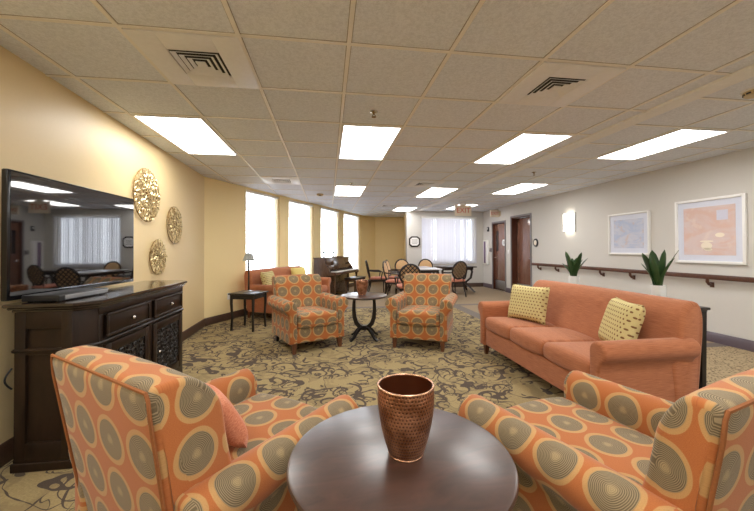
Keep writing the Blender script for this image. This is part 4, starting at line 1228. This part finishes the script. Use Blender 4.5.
d0 = dining_chair('dark oval-backed dining chair seen from behind, above the right far armchair', (1.74, 7.45, 0), R(180), GD)
dc = [((1.37, 9.66), 88, 'dining chair in profile with an orange seat, nearest the piano'),
      ((1.72, 8.72), 68, 'sideways dining chair showing its cream back pad, next to the nearest dark oval chair'),
      ((1.97, 9.78), 66, 'sideways dining chair with cream back pad, farther along the left of the pale table'),
      ((2.31, 10.28), 4, 'tan oval-backed dining chair facing the camera near the gold alcove edge'),
      ((3.02, 10.15), 0, 'tan oval-backed dining chair facing the camera under the left part of the blinds'),
      ((3.27, 8.66), 196, 'dark lattice-backed dining chair seen from behind, before the scroll-legged table')]
for (x, y), a, lab in dc: dup(d0, (x, y, 0), R(a), lab, GD, .95)
d0.scale = (.95, .95, .95)

def dining_table(label, loc, rz, w, d, topmat, group):
    t = thing('dining_table', label, 'dining table', loc, rz, group)
    bm = BM(); box(bm, (0, 0, .735), (w, d, .03), .008); obj('tabletop', bm, topmat, t)
    bm = BM()
    for s in (-1, 1): box(bm, (0, s*(d/2-.08), .685), (w-.16, .022, .07), .002); box(bm, (s*(w/2-.08), 0, .685), (.022, d-.18, .07), .002)
    obj('apron', bm, M['chairwood'], t)
    for s in (-1, 1):
        for q in (-1, 1):
            bm = BM(); pts = [(s*(w/2-.10), q*.16, .70), (s*(w/2-.06), q*.20, .60), (s*(w/2-.10), q*.20, .42), (s*(w/2-.20), q*.10, .30), (s*(w/2-.20), q*.10, .24), (s*(w/2-.10), q*.22, .12), (s*(w/2-.02), q*.28, .02)]
            ribbon(bm, pts, .05, .045, (0, 1, 0)); obj('leg', bm, M['chairwood'], t)
    bm = BM(); box(bm, (0, 0, .27), (w-.40, .06, .05), .006); obj('stretcher', bm, M['chairwood'], t)
    return t
GT = 'dining tables by the end window'
dining_table('dining table with a pale shiny top behind the nearest dark oval chair', (2.46, 8.95, 0), 0, .72, 1.4, M['tabletop_light'], GT)
dining_table('dark dining table with scroll legs under the end window', (3.62, 9.50, 0), 0, 1.0, .8, M['chairwood'], GT)

# ------------------------------------------------------------------ light and camera
w = bpy.data.worlds.new('sky'); SC.world = w; w.use_nodes = True
bg = w.node_tree.nodes['Background']; bg.inputs[0].default_value = (.86, .93, 1, 1); bg.inputs[1].default_value = 8.0

YAW, PIT, ROL = .1418, .0110, -.0045
cyw, syw = math.cos(YAW), math.sin(YAW)
fw = Vector((syw, cyw, 0)); rt = Vector((cyw, -syw, 0)); up = Vector((0, 0, 1))
fw2 = fw*math.cos(PIT)+up*math.sin(PIT); up2 = up*math.cos(PIT)-fw*math.sin(PIT)
rt3 = rt*math.cos(ROL)+up2*math.sin(ROL); up3 = up2*math.cos(ROL)-rt*math.sin(ROL)
cam = bpy.data.cameras.new('camera'); co = bpy.data.objects.new('camera', cam); link(co)
m = Matrix((rt3, up3, -fw2)).transposed().to_4x4(); m.translation = (0, 0, 1.26); co.matrix_world = m
cam.sensor_width = 36; cam.lens = 343.04/754*36; cam.shift_y = (244.92-255.5)/754; cam.clip_start = .02
SC.camera = co
SC.view_settings.view_transform = 'Standard'; SC.view_settings.look = 'None'
SC.view_settings.exposure = 0.14; SC.view_settings.gamma = 1.0
SC.view_settings.use_curve_mapping = False
SC.cycles.max_bounces = 10; SC.cycles.diffuse_bounces = 6; SC.cycles.glossy_bounces = 4; SC.cycles.transparent_max_bounces = 8
SC.cycles.sample_clamp_indirect = 6
